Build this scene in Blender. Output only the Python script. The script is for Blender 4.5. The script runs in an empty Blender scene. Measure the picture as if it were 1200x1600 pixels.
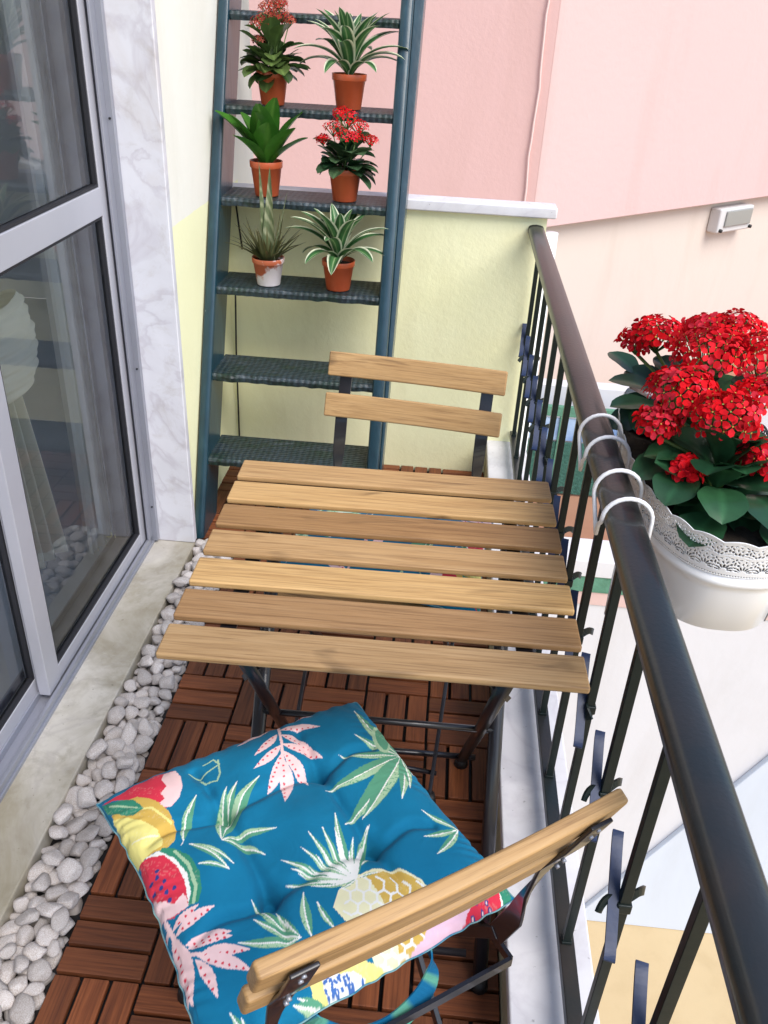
import bpy, bmesh, math, random
import numpy as np
from mathutils import Vector, Matrix, noise
R = math.radians
C = bpy.context.scene.collection
SC = bpy.context.scene
rnd = random.Random(7)

# ---------------- camera ----------------
cam = bpy.data.cameras.new('camera'); co = bpy.data.objects.new('camera', cam); C.objects.link(co)
SC.camera = co
_y, _p, _r = -0.059, 0.5364, 0.0537
f_ = Vector((math.sin(_y)*math.cos(_p), math.cos(_y)*math.cos(_p), -math.sin(_p)))
r_ = Vector((math.cos(_y), -math.sin(_y), 0)); u_ = r_.cross(f_)
r2 = math.cos(_r)*r_ + math.sin(_r)*u_; u2 = -math.sin(_r)*r_ + math.cos(_r)*u_
m4 = Matrix((r2, u2, -f_)).transposed().to_4x4(); m4.translation = Vector((0.4098, -0.7859, 1.4171))
co.matrix_world = m4
cam.sensor_fit = 'VERTICAL'; cam.sensor_height = 36; cam.lens = 36*1328.74/1600
cam.clip_start = 0.02; cam.clip_end = 500

# ---------------- sky and sun ----------------
SUN_EL, SUN_AZ = 50, 132          # azimuth measured from +Y towards +X
w = bpy.data.worlds.new('World'); SC.world = w; w.use_nodes = True
nt = w.node_tree; bg = nt.nodes['Background']
sky = nt.nodes.new('ShaderNodeTexSky'); sky.sky_type = 'NISHITA'; sky.sun_disc = False
sky.sun_elevation = R(SUN_EL); sky.sun_rotation = R(SUN_AZ)
nt.links.new(sky.outputs[0], bg.inputs[0]); bg.inputs[1].default_value = 0.14
sl = bpy.data.lights.new('sun', 'SUN'); so = bpy.data.objects.new('sun', sl); C.objects.link(so)
sl.energy = 2.2; sl.angle = R(40); sl.color = (1, .95, .89)
sd = Vector((math.sin(R(SUN_AZ))*math.cos(R(SUN_EL)), math.cos(R(SUN_AZ))*math.cos(R(SUN_EL)), math.sin(R(SUN_EL))))
so.rotation_euler = sd.to_track_quat('Z', 'Y').to_euler()
SC.view_settings.view_transform = 'Standard'; SC.view_settings.look = 'None'
SC.view_settings.exposure = 0.74; SC.view_settings.gamma = 1

# ---------------- helpers ----------------
class MB:
    def __init__(s): s.v=[]; s.f=[]; s.sm=[]; s.c=None; s.mi=[]
    def add(s, vs, fs, smooth=False, col=None, mi=0):
        n=len(s.v); s.v+= [tuple(v) for v in vs]; s.f+=[tuple(i+n for i in f) for f in fs]; s.sm+=[smooth]*len(fs); s.mi+=[mi]*len(fs)
        if col is not None or s.c is not None:
            if s.c is None: s.c=[(1,1,1)]*n
            if col is None: col=[(1,1,1)]*len(vs)
            if len(col)==3 and not hasattr(col[0],'__len__'): col=[col]*len(vs)
            s.c+=list(col)
        return s
    def box(s, a, b, col=None):
        x0,y0,z0=a; x1,y1,z1=b
        return s.add([(x0,y0,z0),(x1,y0,z0),(x1,y1,z0),(x0,y1,z0),(x0,y0,z1),(x1,y0,z1),(x1,y1,z1),(x0,y1,z1)],
              [(0,3,2,1),(4,5,6,7),(0,1,5,4),(1,2,6,5),(2,3,7,6),(3,0,4,7)], col=col)
    def tube(s, pts, r, n=10, cap=True, col=None, aspect=1.0, up=(0,0,1)):
        pts=[Vector(p) for p in pts]; rs=r if hasattr(r,'__len__') else [r]*len(pts)
        vs=[]; prev=None
        for i,p in enumerate(pts):
            t=(pts[min(i+1,len(pts)-1)]-pts[max(i-1,0)]).normalized()
            if prev is None:
                a=Vector(up) if abs(t.dot(Vector(up)))<.95 else Vector((1,0,0))
                x=t.cross(a).normalized()
            else:
                x=(prev-t*prev.dot(t)).normalized()
            prev=x; y=t.cross(x)
            for k in range(n):
                q=2*math.pi*k/n; vs.append(p+x*math.cos(q)*rs[i]+y*math.sin(q)*rs[i]*aspect)
        fs=[(i*n+k, i*n+(k+1)%n, (i+1)*n+(k+1)%n, (i+1)*n+k) for i in range(len(pts)-1) for k in range(n)]
        if cap: fs+=[tuple(reversed(range(n))), tuple(range((len(pts)-1)*n, len(pts)*n))]
        return s.add(vs, fs, True, col)
    def strap(s, pts, w, t, wdir, col=None):
        """flat bar following pts; wdir = width direction per point or one vector"""
        pts=[Vector(p) for p in pts]; vs=[]
        for i,p in enumerate(pts):
            tg=(pts[min(i+1,len(pts)-1)]-pts[max(i-1,0)]).normalized()
            wd=Vector(wdir[i] if hasattr(wdir[0],'__len__') else wdir); wd=(wd-tg*wd.dot(tg)).normalized(); nn=tg.cross(wd)
            for a,b in((-1,-1),(1,-1),(1,1),(-1,1)): vs.append(p+wd*a*w/2+nn*b*t/2)
        fs=[(i*4+k,i*4+(k+1)%4,(i+1)*4+(k+1)%4,(i+1)*4+k) for i in range(len(pts)-1) for k in range(4)]
        fs+=[(3,2,1,0),tuple(range(len(vs)-4,len(vs)))]
        return s.add(vs,fs,False,col)
    def lathe(s, prof, c=(0,0,0), n=40, sx=1, sy=1, smooth=True, col=None):
        vs=[]; 
        for r,z in prof:
            for k in range(n):
                q=2*math.pi*k/n; vs.append((c[0]+r*sx*math.cos(q), c[1]+r*sy*math.sin(q), c[2]+z))
        m=len(prof); fs=[(i*n+k,i*n+(k+1)%n,(i+1)*n+(k+1)%n,(i+1)*n+k) for i in range(m-1) for k in range(n)]
        return s.add(vs,fs,smooth,col)
    def build(s, name, mat, parent=None, bevel=0, seg=2, auto=None, subsurf=0):
        me=bpy.data.meshes.new(name); me.from_pydata(s.v,[],s.f)
        me.polygons.foreach_set('use_smooth', s.sm)
        if s.c is not None:
            at=me.color_attributes.new('Col','FLOAT_COLOR','POINT')
            arr=np.ones((len(s.v),4),dtype=np.float32); arr[:,:3]=np.array(s.c,dtype=np.float32); at.data.foreach_set('color',arr.ravel())
        mats = mat if isinstance(mat,(list,tuple)) else [mat]
        for m_ in mats: me.materials.append(m_)
        if len(mats)>1: me.polygons.foreach_set('material_index', s.mi)
        me.update()
        o=bpy.data.objects.new(name,me); C.objects.link(o)
        if parent: o.parent=parent
        if bevel:
            b=o.modifiers.new('bevel','BEVEL'); b.width=bevel; b.segments=seg; b.limit_method='ANGLE'; b.angle_limit=R(40); b.harden_normals=False
            for p in me.polygons: p.use_smooth=True
            me.update()
            e=o.modifiers.new('wn','WEIGHTED_NORMAL'); e.keep_sharp=True
        if subsurf:
            e=o.modifiers.new('ss','SUBSURF'); e.levels=subsurf; e.render_levels=subsurf
        return o

def tag(o,label=None,cat=None,group=None,kind=None):
    if label: o['label']=label
    if cat: o['category']=cat
    if group: o['group']=group
    if kind: o['kind']=kind
    return o
def empty(name,loc=(0,0,0),rz=0,**k):
    o=bpy.data.objects.new(name,None); C.objects.link(o); o.location=loc; o.rotation_euler=(0,0,rz); o.empty_display_size=.05
    return tag(o,**k)
def kids(o): return [c for c in C.objects if c.parent==o]
def copy_tree(o,parent=None,loc=None,rz=None,**k):
    c=o.copy(); C.objects.link(c); c.parent=parent
    if loc is not None: c.location=loc
    if rz is not None: c.rotation_euler=(0,0,rz)
    for ch in kids(o): copy_tree(ch,c)
    tag(c,**k); return c

def lin(h):
    h=h.lstrip('#'); return tuple(((int(h[i:i+2],16)/255+.055)/1.055)**2.4 if int(h[i:i+2],16)>10 else int(h[i:i+2],16)/255/12.92 for i in (0,2,4))
def newmat(name):
    m=bpy.data.materials.new(name); m.use_nodes=True; return m, m.node_tree, m.node_tree.nodes['Principled BSDF']
def N(nt,t,**k):
    n=nt.nodes.new(t)
    for a,b in k.items(): setattr(n,a,b)
    return n
def coords(nt,scale=(1,1,1),island=False,world=False,rot=(0,0,0)):
    if world: src=N(nt,'ShaderNodeNewGeometry').outputs['Position']
    else: src=N(nt,'ShaderNodeTexCoord').outputs['Object']
    mp=N(nt,'ShaderNodeMapping'); mp.inputs['Scale'].default_value=scale; mp.inputs['Rotation'].default_value=rot
    nt.links.new(src,mp.inputs['Vector'])
    if island:
        g=N(nt,'ShaderNodeNewGeometry'); mu=N(nt,'ShaderNodeMath',operation='MULTIPLY'); mu.inputs[1].default_value=37.
        nt.links.new(g.outputs['Random Per Island'],mu.inputs[0])
        cb=N(nt,'ShaderNodeCombineXYZ'); 
        for i in range(3): nt.links.new(mu.outputs[0],cb.inputs[i])
        nt.links.new(cb.outputs[0],mp.inputs['Location'])
    return mp.outputs[0]
def noise_(nt,vec,scale,detail=4,rough=.55,dist=0):
    n=N(nt,'ShaderNodeTexNoise'); n.inputs['Scale'].default_value=scale; n.inputs['Detail'].default_value=detail
    n.inputs['Roughness'].default_value=rough; n.inputs['Distortion'].default_value=dist
    nt.links.new(vec,n.inputs['Vector']); return n.outputs['Fac']
def ramp(nt,fac,stops):
    r=N(nt,'ShaderNodeValToRGB'); e=r.color_ramp.elements
    while len(e)<len(stops): e.new(.5)
    for i,(p_,c_) in enumerate(stops):
        e[i].position=p_; e[i].color=(*c_,1) if len(c_)==3 else c_
    nt.links.new(fac,r.inputs[0]); return r.outputs[0]
def mix(nt,fac,a,b,mode='MIX'):
    m=N(nt,'ShaderNodeMix',data_type='RGBA',blend_type=mode)
    for i,x in ((0,fac),(6,a),(7,b)):
        if hasattr(x,'is_linked') or hasattr(x,'links'): nt.links.new(x,m.inputs[i])
        elif i==0: m.inputs[0].default_value=x
        else: m.inputs[i].default_value=(*x,1)
    return m.outputs[2]
def bump(nt,fac,strength,dist,bs,normal=None):
    b=N(nt,'ShaderNodeBump'); b.inputs['Strength'].default_value=strength; b.inputs['Distance'].default_value=dist
    nt.links.new(fac,b.inputs['Height'])
    if normal is not None: nt.links.new(normal,b.inputs['Normal'])
    nt.links.new(b.outputs[0],bs.inputs['Normal']); return b.outputs[0]
def simple(name,c,rough=.5,metal=0,c2=None,scale=8,bs_=0,bscale=60,bdist=.002,coat=0,world=False,spec=.5,detail=4,stretch=(1,1,1),objrand=0):
    m,nt,b=newmat(name); b.inputs['Roughness'].default_value=rough; b.inputs['Metallic'].default_value=metal
    b.inputs['Coat Weight'].default_value=coat; b.inputs['Specular IOR Level'].default_value=spec
    b.inputs['Base Color'].default_value=(*c,1)
    v=coords(nt,stretch,world=world); cc=None
    if c2 is not None:
        cc=ramp(nt,noise_(nt,v,scale,detail),[(.35,c),(.68,c2)])
    if objrand:
        oi=N(nt,'ShaderNodeObjectInfo'); rr=ramp(nt,oi.outputs['Random'],[(0,(1-objrand,)*3),(1,(1,1,1))])
        cc=mix(nt,1.0,cc if cc is not None else c,rr,'MULTIPLY')
    if cc is not None: nt.links.new(cc,b.inputs['Base Color'])
    if bs_: bump(nt,noise_(nt,v,bscale,6),bs_,bdist,b)
    return m

# ---------------- materials ----------------
def wood_mat(name,stops,scale=1.0,rough=.55,axis=0,bstr=.25,knots=True,coat=0,tone=False):
    m,nt,b=newmat(name); b.inputs['Roughness'].default_value=rough; b.inputs['Coat Weight'].default_value=coat; b.inputs['Coat Roughness'].default_value=.3
    sc=[85,85,85]; sc[axis]=3.2
    v=coords(nt,tuple(x*scale for x in sc),island=True)
    g=noise_(nt,v,2.2,8,.62,.4)
    sc3=[16,16,16]; sc3[axis]=1.5
    g2=noise_(nt,coords(nt,tuple(x*scale for x in sc3),island=True),2.0,4,.5,1.0)
    sc2=[16,16,16]; sc2[axis]=5
    v2=coords(nt,tuple(x*scale for x in sc2),island=True)
    k=noise_(nt,v2,1.0,2,.5,.8)
    ad=mix(nt,.45,g,g2)
    c=ramp(nt,ad,stops)
    if knots:
        c=mix(nt,ramp(nt,k,[(.64,(0,0,0)),(.72,(.4,.4,.4)),(.77,(.9,.9,.9))]),c,tuple(x*.42 for x in stops[0][1]))
        c=mix(nt,ramp(nt,noise_(nt,v,7,3,.6),[(.62,(0,0,0)),(.72,(.35,.35,.35))]),c,tuple(x*.6 for x in stops[0][1]))
    sf=[300,300,300]; sf[axis]=7
    c=mix(nt,1.0,c,ramp(nt,noise_(nt,coords(nt,tuple(sf),island=True),1.0,3,.6),[(.32,(.66,.62,.58)),(.5,(.98,.98,.98)),(.7,(1.06,1.06,1.05))]),'MULTIPLY')
    isl=N(nt,'ShaderNodeNewGeometry').outputs['Random Per Island']
    if tone:
        at=N(nt,'ShaderNodeAttribute',attribute_name='Col'); c=mix(nt,1.0,c,at.outputs['Color'],'MULTIPLY')
    else:
        c=mix(nt,1.0,c,ramp(nt,isl,[(0,(.62,.62,.62)),(.5,(.9,.88,.86)),(1,(1.2,1.15,1.1))]),'MULTIPLY')
    nt.links.new(c,b.inputs['Base Color']); bump(nt,g,bstr,.001,b)
    return m
M={}
M['acacia']=wood_mat('acacia table wood',[(.26,(.30,.165,.065)),(.46,(.46,.285,.125)),(.72,(.56,.37,.18))],rough=.55,tone=True,coat=.05,scale=1.25)
M['deckwood']=wood_mat('red brown decking wood',[(.28,(.080,.022,.009)),(.5,(.20,.060,.020)),(.75,(.34,.112,.038))],rough=.62,knots=False,coat=0,bstr=.3)
M['deckwoodY']=wood_mat('red brown decking wood cross',[(.28,(.080,.022,.009)),(.5,(.20,.060,.020)),(.75,(.34,.112,.038))],rough=.62,axis=1,knots=False,coat=0,bstr=.3)
M['black_plastic']=simple('black plastic',(.012,.011,.011),.6)
M['black_metal']=simple('black powder coated steel',(.011,.010,.013),.32,coat=.3,bs_=.1,bscale=300,bdist=.0005)
M['rail_metal']=simple('dark painted iron',(.010,.016,.018),.34,coat=.2,bs_=.4,bscale=160,bdist=.0008,c2=(.026,.022,.02),scale=9,detail=8)
M['baluster_metal']=simple('dark green iron',(.004,.010,.010),.38,spec=.3,c2=(.008,.014,.013),scale=30,bs_=.3,bscale=80,bdist=.001)
M['skylit_metal']=simple('iron strap tinted with sky light',(.009,.020,.062),.45,c2=(.014,.030,.085),scale=40,bs_=.2,bscale=90,bdist=.001)  # blue of the sky on the upward strap faces, put into the base colour
def ladder_mat():
    m,nt,b=newmat('blue green ladder paint'); b.inputs['Roughness'].default_value=.32; b.inputs['Coat Weight'].default_value=.2
    v=coords(nt,(1,1,1)); vs=coords(nt,(14,14,1.6))
    c=ramp(nt,noise_(nt,vs,2.5,5),[(.3,(.006,.028,.044)),(.6,(.010,.042,.062)),(.8,(.022,.066,.090))])
    chips=ramp(nt,noise_(nt,coords(nt,(1,1,.6)),38,6,.7),[(.70,(0,0,0)),(.73,(1,1,1))])
    c=mix(nt,chips,c,(.35,.40,.38))
    nt.links.new(c,b.inputs['Base Color']); bump(nt,noise_(nt,vs,3,5),.35,.002,b); return m
M['ladder']=ladder_mat()
def tread_mat():
    m,nt,b=newmat('worn slate painted tread'); b.inputs['Roughness'].default_value=.45
    v=coords(nt,(4,14,14))
    a=noise_(nt,v,4,7,.65,.5); e=noise_(nt,coords(nt,(2,5,5)),4,4)
    c=ramp(nt,a,[(.3,(.012,.028,.026)),(.52,(.022,.038,.048)),(.72,(.045,.065,.085))])
    c=mix(nt,ramp(nt,e,[(.5,(0,0,0)),(.62,(1,1,1))]),c,(.012,.03,.024))
    c=mix(nt,ramp(nt,e,[(.64,(0,0,0)),(.72,(.7,.7,.7))]),c,(.07,.09,.12))
    wv=N(nt,'ShaderNodeTexWave',wave_type='BANDS',bands_direction='Y'); wv.inputs['Scale'].default_value=26; wv.inputs['Distortion'].default_value=2.5; wv.inputs['Detail Scale'].default_value=3
    w2=N(nt,'ShaderNodeTexWave',wave_type='BANDS',bands_direction='X'); w2.inputs['Scale'].default_value=18; w2.inputs['Distortion'].default_value=2
    vv=coords(nt); nt.links.new(vv,wv.inputs[0]); nt.links.new(vv,w2.inputs[0])
    gg=mix(nt,.5,wv.outputs['Fac'],w2.outputs['Fac'])
    c=mix(nt,1.0,c,ramp(nt,gg,[(.25,(.55,.55,.55)),(.7,(1.15,1.15,1.15))]),'MULTIPLY')
    nt.links.new(c,b.inputs['Base Color']); b1=bump(nt,gg,.6,.004,b); bump(nt,a,.8,.004,b,b1); return m
M['tread']=tread_mat()
def plaster(name,c,c2,bstr=.5,bscale=35,bd=.003,world=True,mask=None,rough=.85,mscale=1.2):
    m,nt,b=newmat(name); b.inputs['Roughness'].default_value=rough; b.inputs['Specular IOR Level'].default_value=.3
    v=coords(nt,world=world)
    cc=ramp(nt,noise_(nt,v,mscale,6,.6),[(.3,c2),(.65,c)])
    st=ramp(nt,noise_(nt,coords(nt,(1.3,1.3,.35),world=world),mscale*1.7,7,.65,.6),[(.48,(1,1,1)),(.75,(.90,.885,.86))])
    cc=mix(nt,1.0,cc,st,'MULTIPLY')
    if mask:
        zlim,c_low,c_low2=mask
        lo=ramp(nt,noise_(nt,v,1.6,6,.6),[(.3,c_low2),(.65,c_low)])
        sx=N(nt,'ShaderNodeSeparateXYZ'); nt.links.new(v,sx.inputs[0])
        nn=noise_(nt,v,30,2); ad=N(nt,'ShaderNodeMath',operation='MULTIPLY_ADD'); ad.inputs[1].default_value=.006; nt.links.new(nn,ad.inputs[0]); nt.links.new(sx.outputs[2],ad.inputs[2])
        gt=N(nt,'ShaderNodeMath',operation='GREATER_THAN'); gt.inputs[1].default_value=zlim; nt.links.new(ad.outputs[0],gt.inputs[0])
        cc=mix(nt,gt.outputs[0],lo,cc)
    nt.links.new(cc,b.inputs['Base Color'])
    bump(nt,noise_(nt,v,bscale,7,.6),bstr,bd,b); return m
YEL=(.89,.88,.58); YEL2=(.85,.84,.52)
M['yellow']=plaster('yellow plaster',YEL,YEL2,.5,55,.0025,mscale=2.5)
M['house']=plaster('cream and yellow house plaster',(.84,.82,.74),(.80,.78,.70),.35,40,.003,mask=(.912,YEL,YEL2))
M['cream']=plaster('cream plaster',(.83,.80,.72),(.79,.76,.68),.3,30,.003)
M['pink_dark']=plaster('salmon pink render',(.76,.50,.47),(.73,.475,.445),.5,30,.004,mscale=.5)
M['pink_light']=plaster('pale pink render',(.66,.475,.455),(.64,.46,.44),.4,18,.008,mscale=.5)
M['beige']=plaster('beige render',(.66,.575,.505),(.64,.555,.49),.3,18,.006,mscale=.5)
M['white_render']=plaster('white render',(.69,.68,.71),(.67,.66,.69),.3,12,.006,mscale=.6)
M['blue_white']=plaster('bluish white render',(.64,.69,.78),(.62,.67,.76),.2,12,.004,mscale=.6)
M['ochre']=plaster('ochre paving',(.56,.43,.25),(.52,.39,.22),.4,6,.01,mscale=.9)
M['terracotta_floor']=plaster('terracotta terrace',(.42,.22,.14),(.36,.18,.11),.2,10,.004)
M['green_strip']=plaster('green strip',(.13,.30,.21),(.09,.22,.15),.6,30,.01,mscale=10)
M['pink_strip']=plaster('faded pink strip',(.70,.50,.47),(.66,.46,.43),.2,12,.004)
def marble(name,base,vein,dirt,world=True,dirt_amt=.5,rough=.28,speck=.5):
    m,nt,b=newmat(name); b.inputs['Roughness'].default_value=rough
    v=coords(nt,(1,1,1),world=world)
    n1=noise_(nt,v,4,5,.5,1.4); n2=noise_(nt,v,3.2,5,.5,2.2)
    c=ramp(nt,n1,[(.3,base),(.7,tuple(x*.9 for x in base))])
    vn=ramp(nt,n2,[(.44,(0,0,0)),(.495,(.55,.55,.55)),(.52,(.1,.1,.1)),(.6,(0,0,0))])
    c=mix(nt,vn,c,vein)
    dn=ramp(nt,noise_(nt,v,3.2,6,.65,.8),[(.5-.10*(dirt_amt>.9),(0,0,0)),(.78-.14*(dirt_amt>.9),(dirt_amt*.9,)*3)])
    c=mix(nt,dn,c,dirt)
    d2=ramp(nt,noise_(nt,v,11,7,.7,.5),[(.52,(0,0,0)),(.70,(dirt_amt*.55,)*3)])
    c=mix(nt,d2,c,tuple(x*.8 for x in dirt))
    sp=ramp(nt,noise_(nt,v,90,3,.5),[(.70,(0,0,0)),(.74,(speck,)*3)])
    c=mix(nt,sp,c,tuple(x*.5 for x in dirt))
    nt.links.new(c,b.inputs['Base Color']); bump(nt,n2,.06,.001,b); return m
M['marble']=marble('veined marble',(.74,.74,.79),(.50,.47,.52),(.52,.46,.42),dirt_amt=.75,speck=0)
M['sill_marble']=marble('stained marble sill',(.58,.55,.49),(.42,.39,.36),(.28,.245,.17),dirt_amt=1.0,rough=.4)
M['kerb_marble']=marble('greyish marble kerb',(.74,.73,.76),(.58,.56,.60),(.52,.50,.50),dirt_amt=.45,rough=.5,speck=.6)
M['kerb_side']=plaster('dirty cream kerb side',(.55,.50,.34),(.40,.36,.24),.3,40,.002,mscale=12)
M['alu']=simple('anodised aluminium',(.38,.39,.45),.38,.5,c2=(.32,.33,.38),scale=3,world=True,bs_=.05,bscale=200)
M['alu_light']=simple('pale painted aluminium',(.48,.48,.53),.42,.2,c2=(.43,.43,.48),scale=3,world=True)
M['rubber']=simple('black rubber gasket',(.015,.015,.02),.6)
def glass_mat():
    m=bpy.data.materials.new('window glass'); m.use_nodes=True; nt=m.node_tree; nt.nodes.clear()
    o=N(nt,'ShaderNodeOutputMaterial'); mx=N(nt,'ShaderNodeMixShader'); t=N(nt,'ShaderNodeBsdfTransparent'); g=N(nt,'ShaderNodeBsdfGlossy')
    t.inputs[0].default_value=(.97,.99,1,1); g.inputs['Roughness'].default_value=.0; fr=N(nt,'ShaderNodeFresnel'); fr.inputs[0].default_value=1.66
    nt.links.new(fr.outputs[0],mx.inputs[0]); nt.links.new(t.outputs[0],mx.inputs[1]); nt.links.new(g.outputs[0],mx.inputs[2]); nt.links.new(mx.outputs[0],o.inputs[0]); return m
M['glass']=glass_mat()
def sheer_mat(name,c,alpha):
    m=bpy.data.materials.new(name); m.use_nodes=True; nt=m.node_tree; nt.nodes.clear()
    o=N(nt,'ShaderNodeOutputMaterial'); mx=N(nt,'ShaderNodeMixShader'); t=N(nt,'ShaderNodeBsdfTransparent'); d=N(nt,'ShaderNodeBsdfDiffuse'); tl=N(nt,'ShaderNodeBsdfTranslucent'); m2=N(nt,'ShaderNodeMixShader')
    d.inputs[0].default_value=(*c,1); tl.inputs[0].default_value=(*c,1); m2.inputs[0].default_value=.12; mx.inputs[0].default_value=alpha
    nt.links.new(d.outputs[0],m2.inputs[1]); nt.links.new(tl.outputs[0],m2.inputs[2]); nt.links.new(t.outputs[0],mx.inputs[1]); nt.links.new(m2.outputs[0],mx.inputs[2]); nt.links.new(mx.outputs[0],o.inputs[0]); return m
M['sheer']=sheer_mat('sheer white curtain',(.95,.97,.98),.93)
M['curtain']=sheer_mat('cream cotton curtain',(.88,.88,.80),.96)
M['pebble']=simple('white pebble',(.76,.725,.71),.75,c2=(.50,.42,.37),scale=13,bs_=.45,bscale=90,bdist=.0015,objrand=.36)
M['gravel_bed']=simple('dark gravel bed',(.30,.27,.26),.9)
M['terracotta']=simple('orange plastic pot',(.46,.090,.030),.38,c2=(.38,.070,.024),scale=9,spec=.5)
def painted_pot():
    m,nt,b=newmat('pot splashed with white paint'); b.inputs['Roughness'].default_value=.5
    v=coords(nt); sx=N(nt,'ShaderNodeSeparateXYZ'); nt.links.new(v,sx.inputs[0])
    n=noise_(nt,v,26,5,.6); 
    a=N(nt,'ShaderNodeMath',operation='MULTIPLY_ADD'); nt.links.new(sx.outputs[0],a.inputs[0]); a.inputs[1].default_value=5.0; nt.links.new(n,a.inputs[2])
    z=N(nt,'ShaderNodeMath',operation='MULTIPLY_ADD'); nt.links.new(sx.outputs[2],z.inputs[0]); z.inputs[1].default_value=-7.0; nt.links.new(a.outputs[0],z.inputs[2])
    f=ramp(nt,z.outputs[0],[(.12,(0,0,0)),(.22,(1,1,1))])
    nt.links.new(mix(nt,f,(.42,.105,.045),(.74,.68,.70)),b.inputs['Base Color']); return m
M['pot_painted']=painted_pot()
M['soil']=simple('potting soil',(.022,.015,.010),.95,c2=(.05,.035,.025),scale=60,bs_=1,bscale=90,bdist=.004)
def leaf_mat(name,rough=.4,sss=0,tr=.18,coat=.15,spec=.4):
    m,nt,b=newmat(name); b.inputs['Specular IOR Level'].default_value=spec; b.inputs['Roughness'].default_value=rough; b.inputs['Coat Weight'].default_value=coat
    at=N(nt,'ShaderNodeAttribute',attribute_name='Col'); v=coords(nt,world=True)
    c=mix(nt,1.0,at.outputs['Color'],ramp(nt,noise_(nt,v,35,4),[(.3,(.75,.75,.75)),(.7,(1.15,1.15,1.15))]),'MULTIPLY')
    nt.links.new(c,b.inputs['Base Color'])
    tl=N(nt,'ShaderNodeBsdfTranslucent'); nt.links.new(c,tl.inputs[0]); mx=N(nt,'ShaderNodeMixShader'); mx.inputs[0].default_value=tr
    nt.links.new(b.outputs[0],mx.inputs[1]); nt.links.new(tl.outputs[0],mx.inputs[2]); nt.links.new(mx.outputs[0],nt.nodes['Material Output'].inputs[0])
    return m
M['leaf']=leaf_mat('leaf'); M['petal']=leaf_mat('petal',.7,tr=.25,coat=0,spec=.1)
M['white_enamel']=simple('white enamelled steel',(.90,.90,.91),.3,coat=.3)
M['white_wire']=simple('white coated wire',(.84,.84,.86),.35)
def cushion_mat():
    m,nt,b=newmat('printed cotton'); b.inputs['Roughness'].default_value=.85; b.inputs['Specular IOR Level'].default_value=.2; b.inputs['Sheen Weight'].default_value=.03
    at=N(nt,'ShaderNodeAttribute',attribute_name='Col')
    v=coords(nt); c=mix(nt,1.0,at.outputs['Color'],ramp(nt,noise_(nt,v,16,5),[(.3,(.9,.9,.9)),(.7,(1.08,1.08,1.08))]),'MULTIPLY')
    nt.links.new(c,b.inputs['Base Color'])
    w1=N(nt,'ShaderNodeTexWave',wave_type='BANDS',bands_direction='X'); w1.inputs['Scale'].default_value=260
    w2=N(nt,'ShaderNodeTexWave',wave_type='BANDS',bands_direction='Y'); w2.inputs['Scale'].default_value=260
    nt.links.new(v,w1.inputs[0]); nt.links.new(v,w2.inputs[0])
    a=N(nt,'ShaderNodeMath',operation='ADD'); nt.links.new(w1.outputs['Fac'],a.inputs[0]); nt.links.new(w2.outputs['Fac'],a.inputs[1])
    b1=bump(nt,a.outputs[0],.12,.0004,b); bump(nt,noise_(nt,v,22,4,.5,.6),.45,.006,b,b1); return m
M['cushion']=cushion_mat()
M['green_mesh']=simple('dark green mesh',(.025,.10,.075),.7,c2=(.05,.16,.12),scale=40,bs_=.6,bscale=50,bdist=.02,world=True)
M['blue_sheet']=simple('blue white sheet',(.45,.60,.78),.5,c2=(.10,.22,.5),scale=4,world=True)
M['grey_box']=simple('pale grey housing',(.62,.61,.60),.5)
M['frost']=simple('frosted lamp glass',(.30,.30,.28),.25)
M['room_wall']=plaster('room wall',(.74,.76,.78),(.70,.72,.74),.1,10,.002)
M['room_floor']=simple('grey room tiles',(.58,.64,.74),.25,c2=(.52,.58,.68),scale=3,world=True)
M['cable_black']=simple('black cable',(.01,.01,.01),.5)
M['cable_pink']=simple('painted cable',(.80,.58,.54),.7)

# ================= SETTING =================
g=MB().add([(-250,-250,-5.5),(250,-250,-5.5),(250,250,-5.5),(-250,250,-5.5)],[(0,1,2,3)]).build('ground',M['ochre']); tag(g,kind='structure')
# neighbouring terrace
tf=MB().box((0.2,4.32,-2.2),(9.5,12,-1.86)).build('terrace_floor',M['terracotta_floor']); tag(tf,kind='structure')
TW=empty('terrace_wall',(0,4.08,-5.5),label='white rendered parapet wall of the terrace below, with a thin green and pink band',cat='wall')
MB().box((-3,0,0),(12,.22,3.63)).build('wall',M['white_render'],TW)
MB().box((-3,-.03,3.66),(12,.26,3.79)).build('coping',M['white_render'],TW,bevel=.008)
MB().box((-3,-.018,3.53),(12,0.01,3.66)).build('green_band',M['green_strip'],TW)
MB().box((-3,-.010,3.42),(12,0.01,3.53)).build('pink_band',M['pink_strip'],TW)
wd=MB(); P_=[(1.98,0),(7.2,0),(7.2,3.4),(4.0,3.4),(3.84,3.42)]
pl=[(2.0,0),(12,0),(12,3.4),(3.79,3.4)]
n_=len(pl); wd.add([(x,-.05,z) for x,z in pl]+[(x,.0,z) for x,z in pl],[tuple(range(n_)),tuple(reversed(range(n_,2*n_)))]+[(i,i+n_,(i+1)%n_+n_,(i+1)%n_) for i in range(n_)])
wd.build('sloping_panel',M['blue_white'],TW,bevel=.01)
LWL=MB().box((-.2,5.42,-1.86),(9,5.55,-1.02)).build('low_wall',M['white_render'],bevel=.01); tag(LWL,'low white wall standing behind the green mesh fence on the terrace below','wall')
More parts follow.
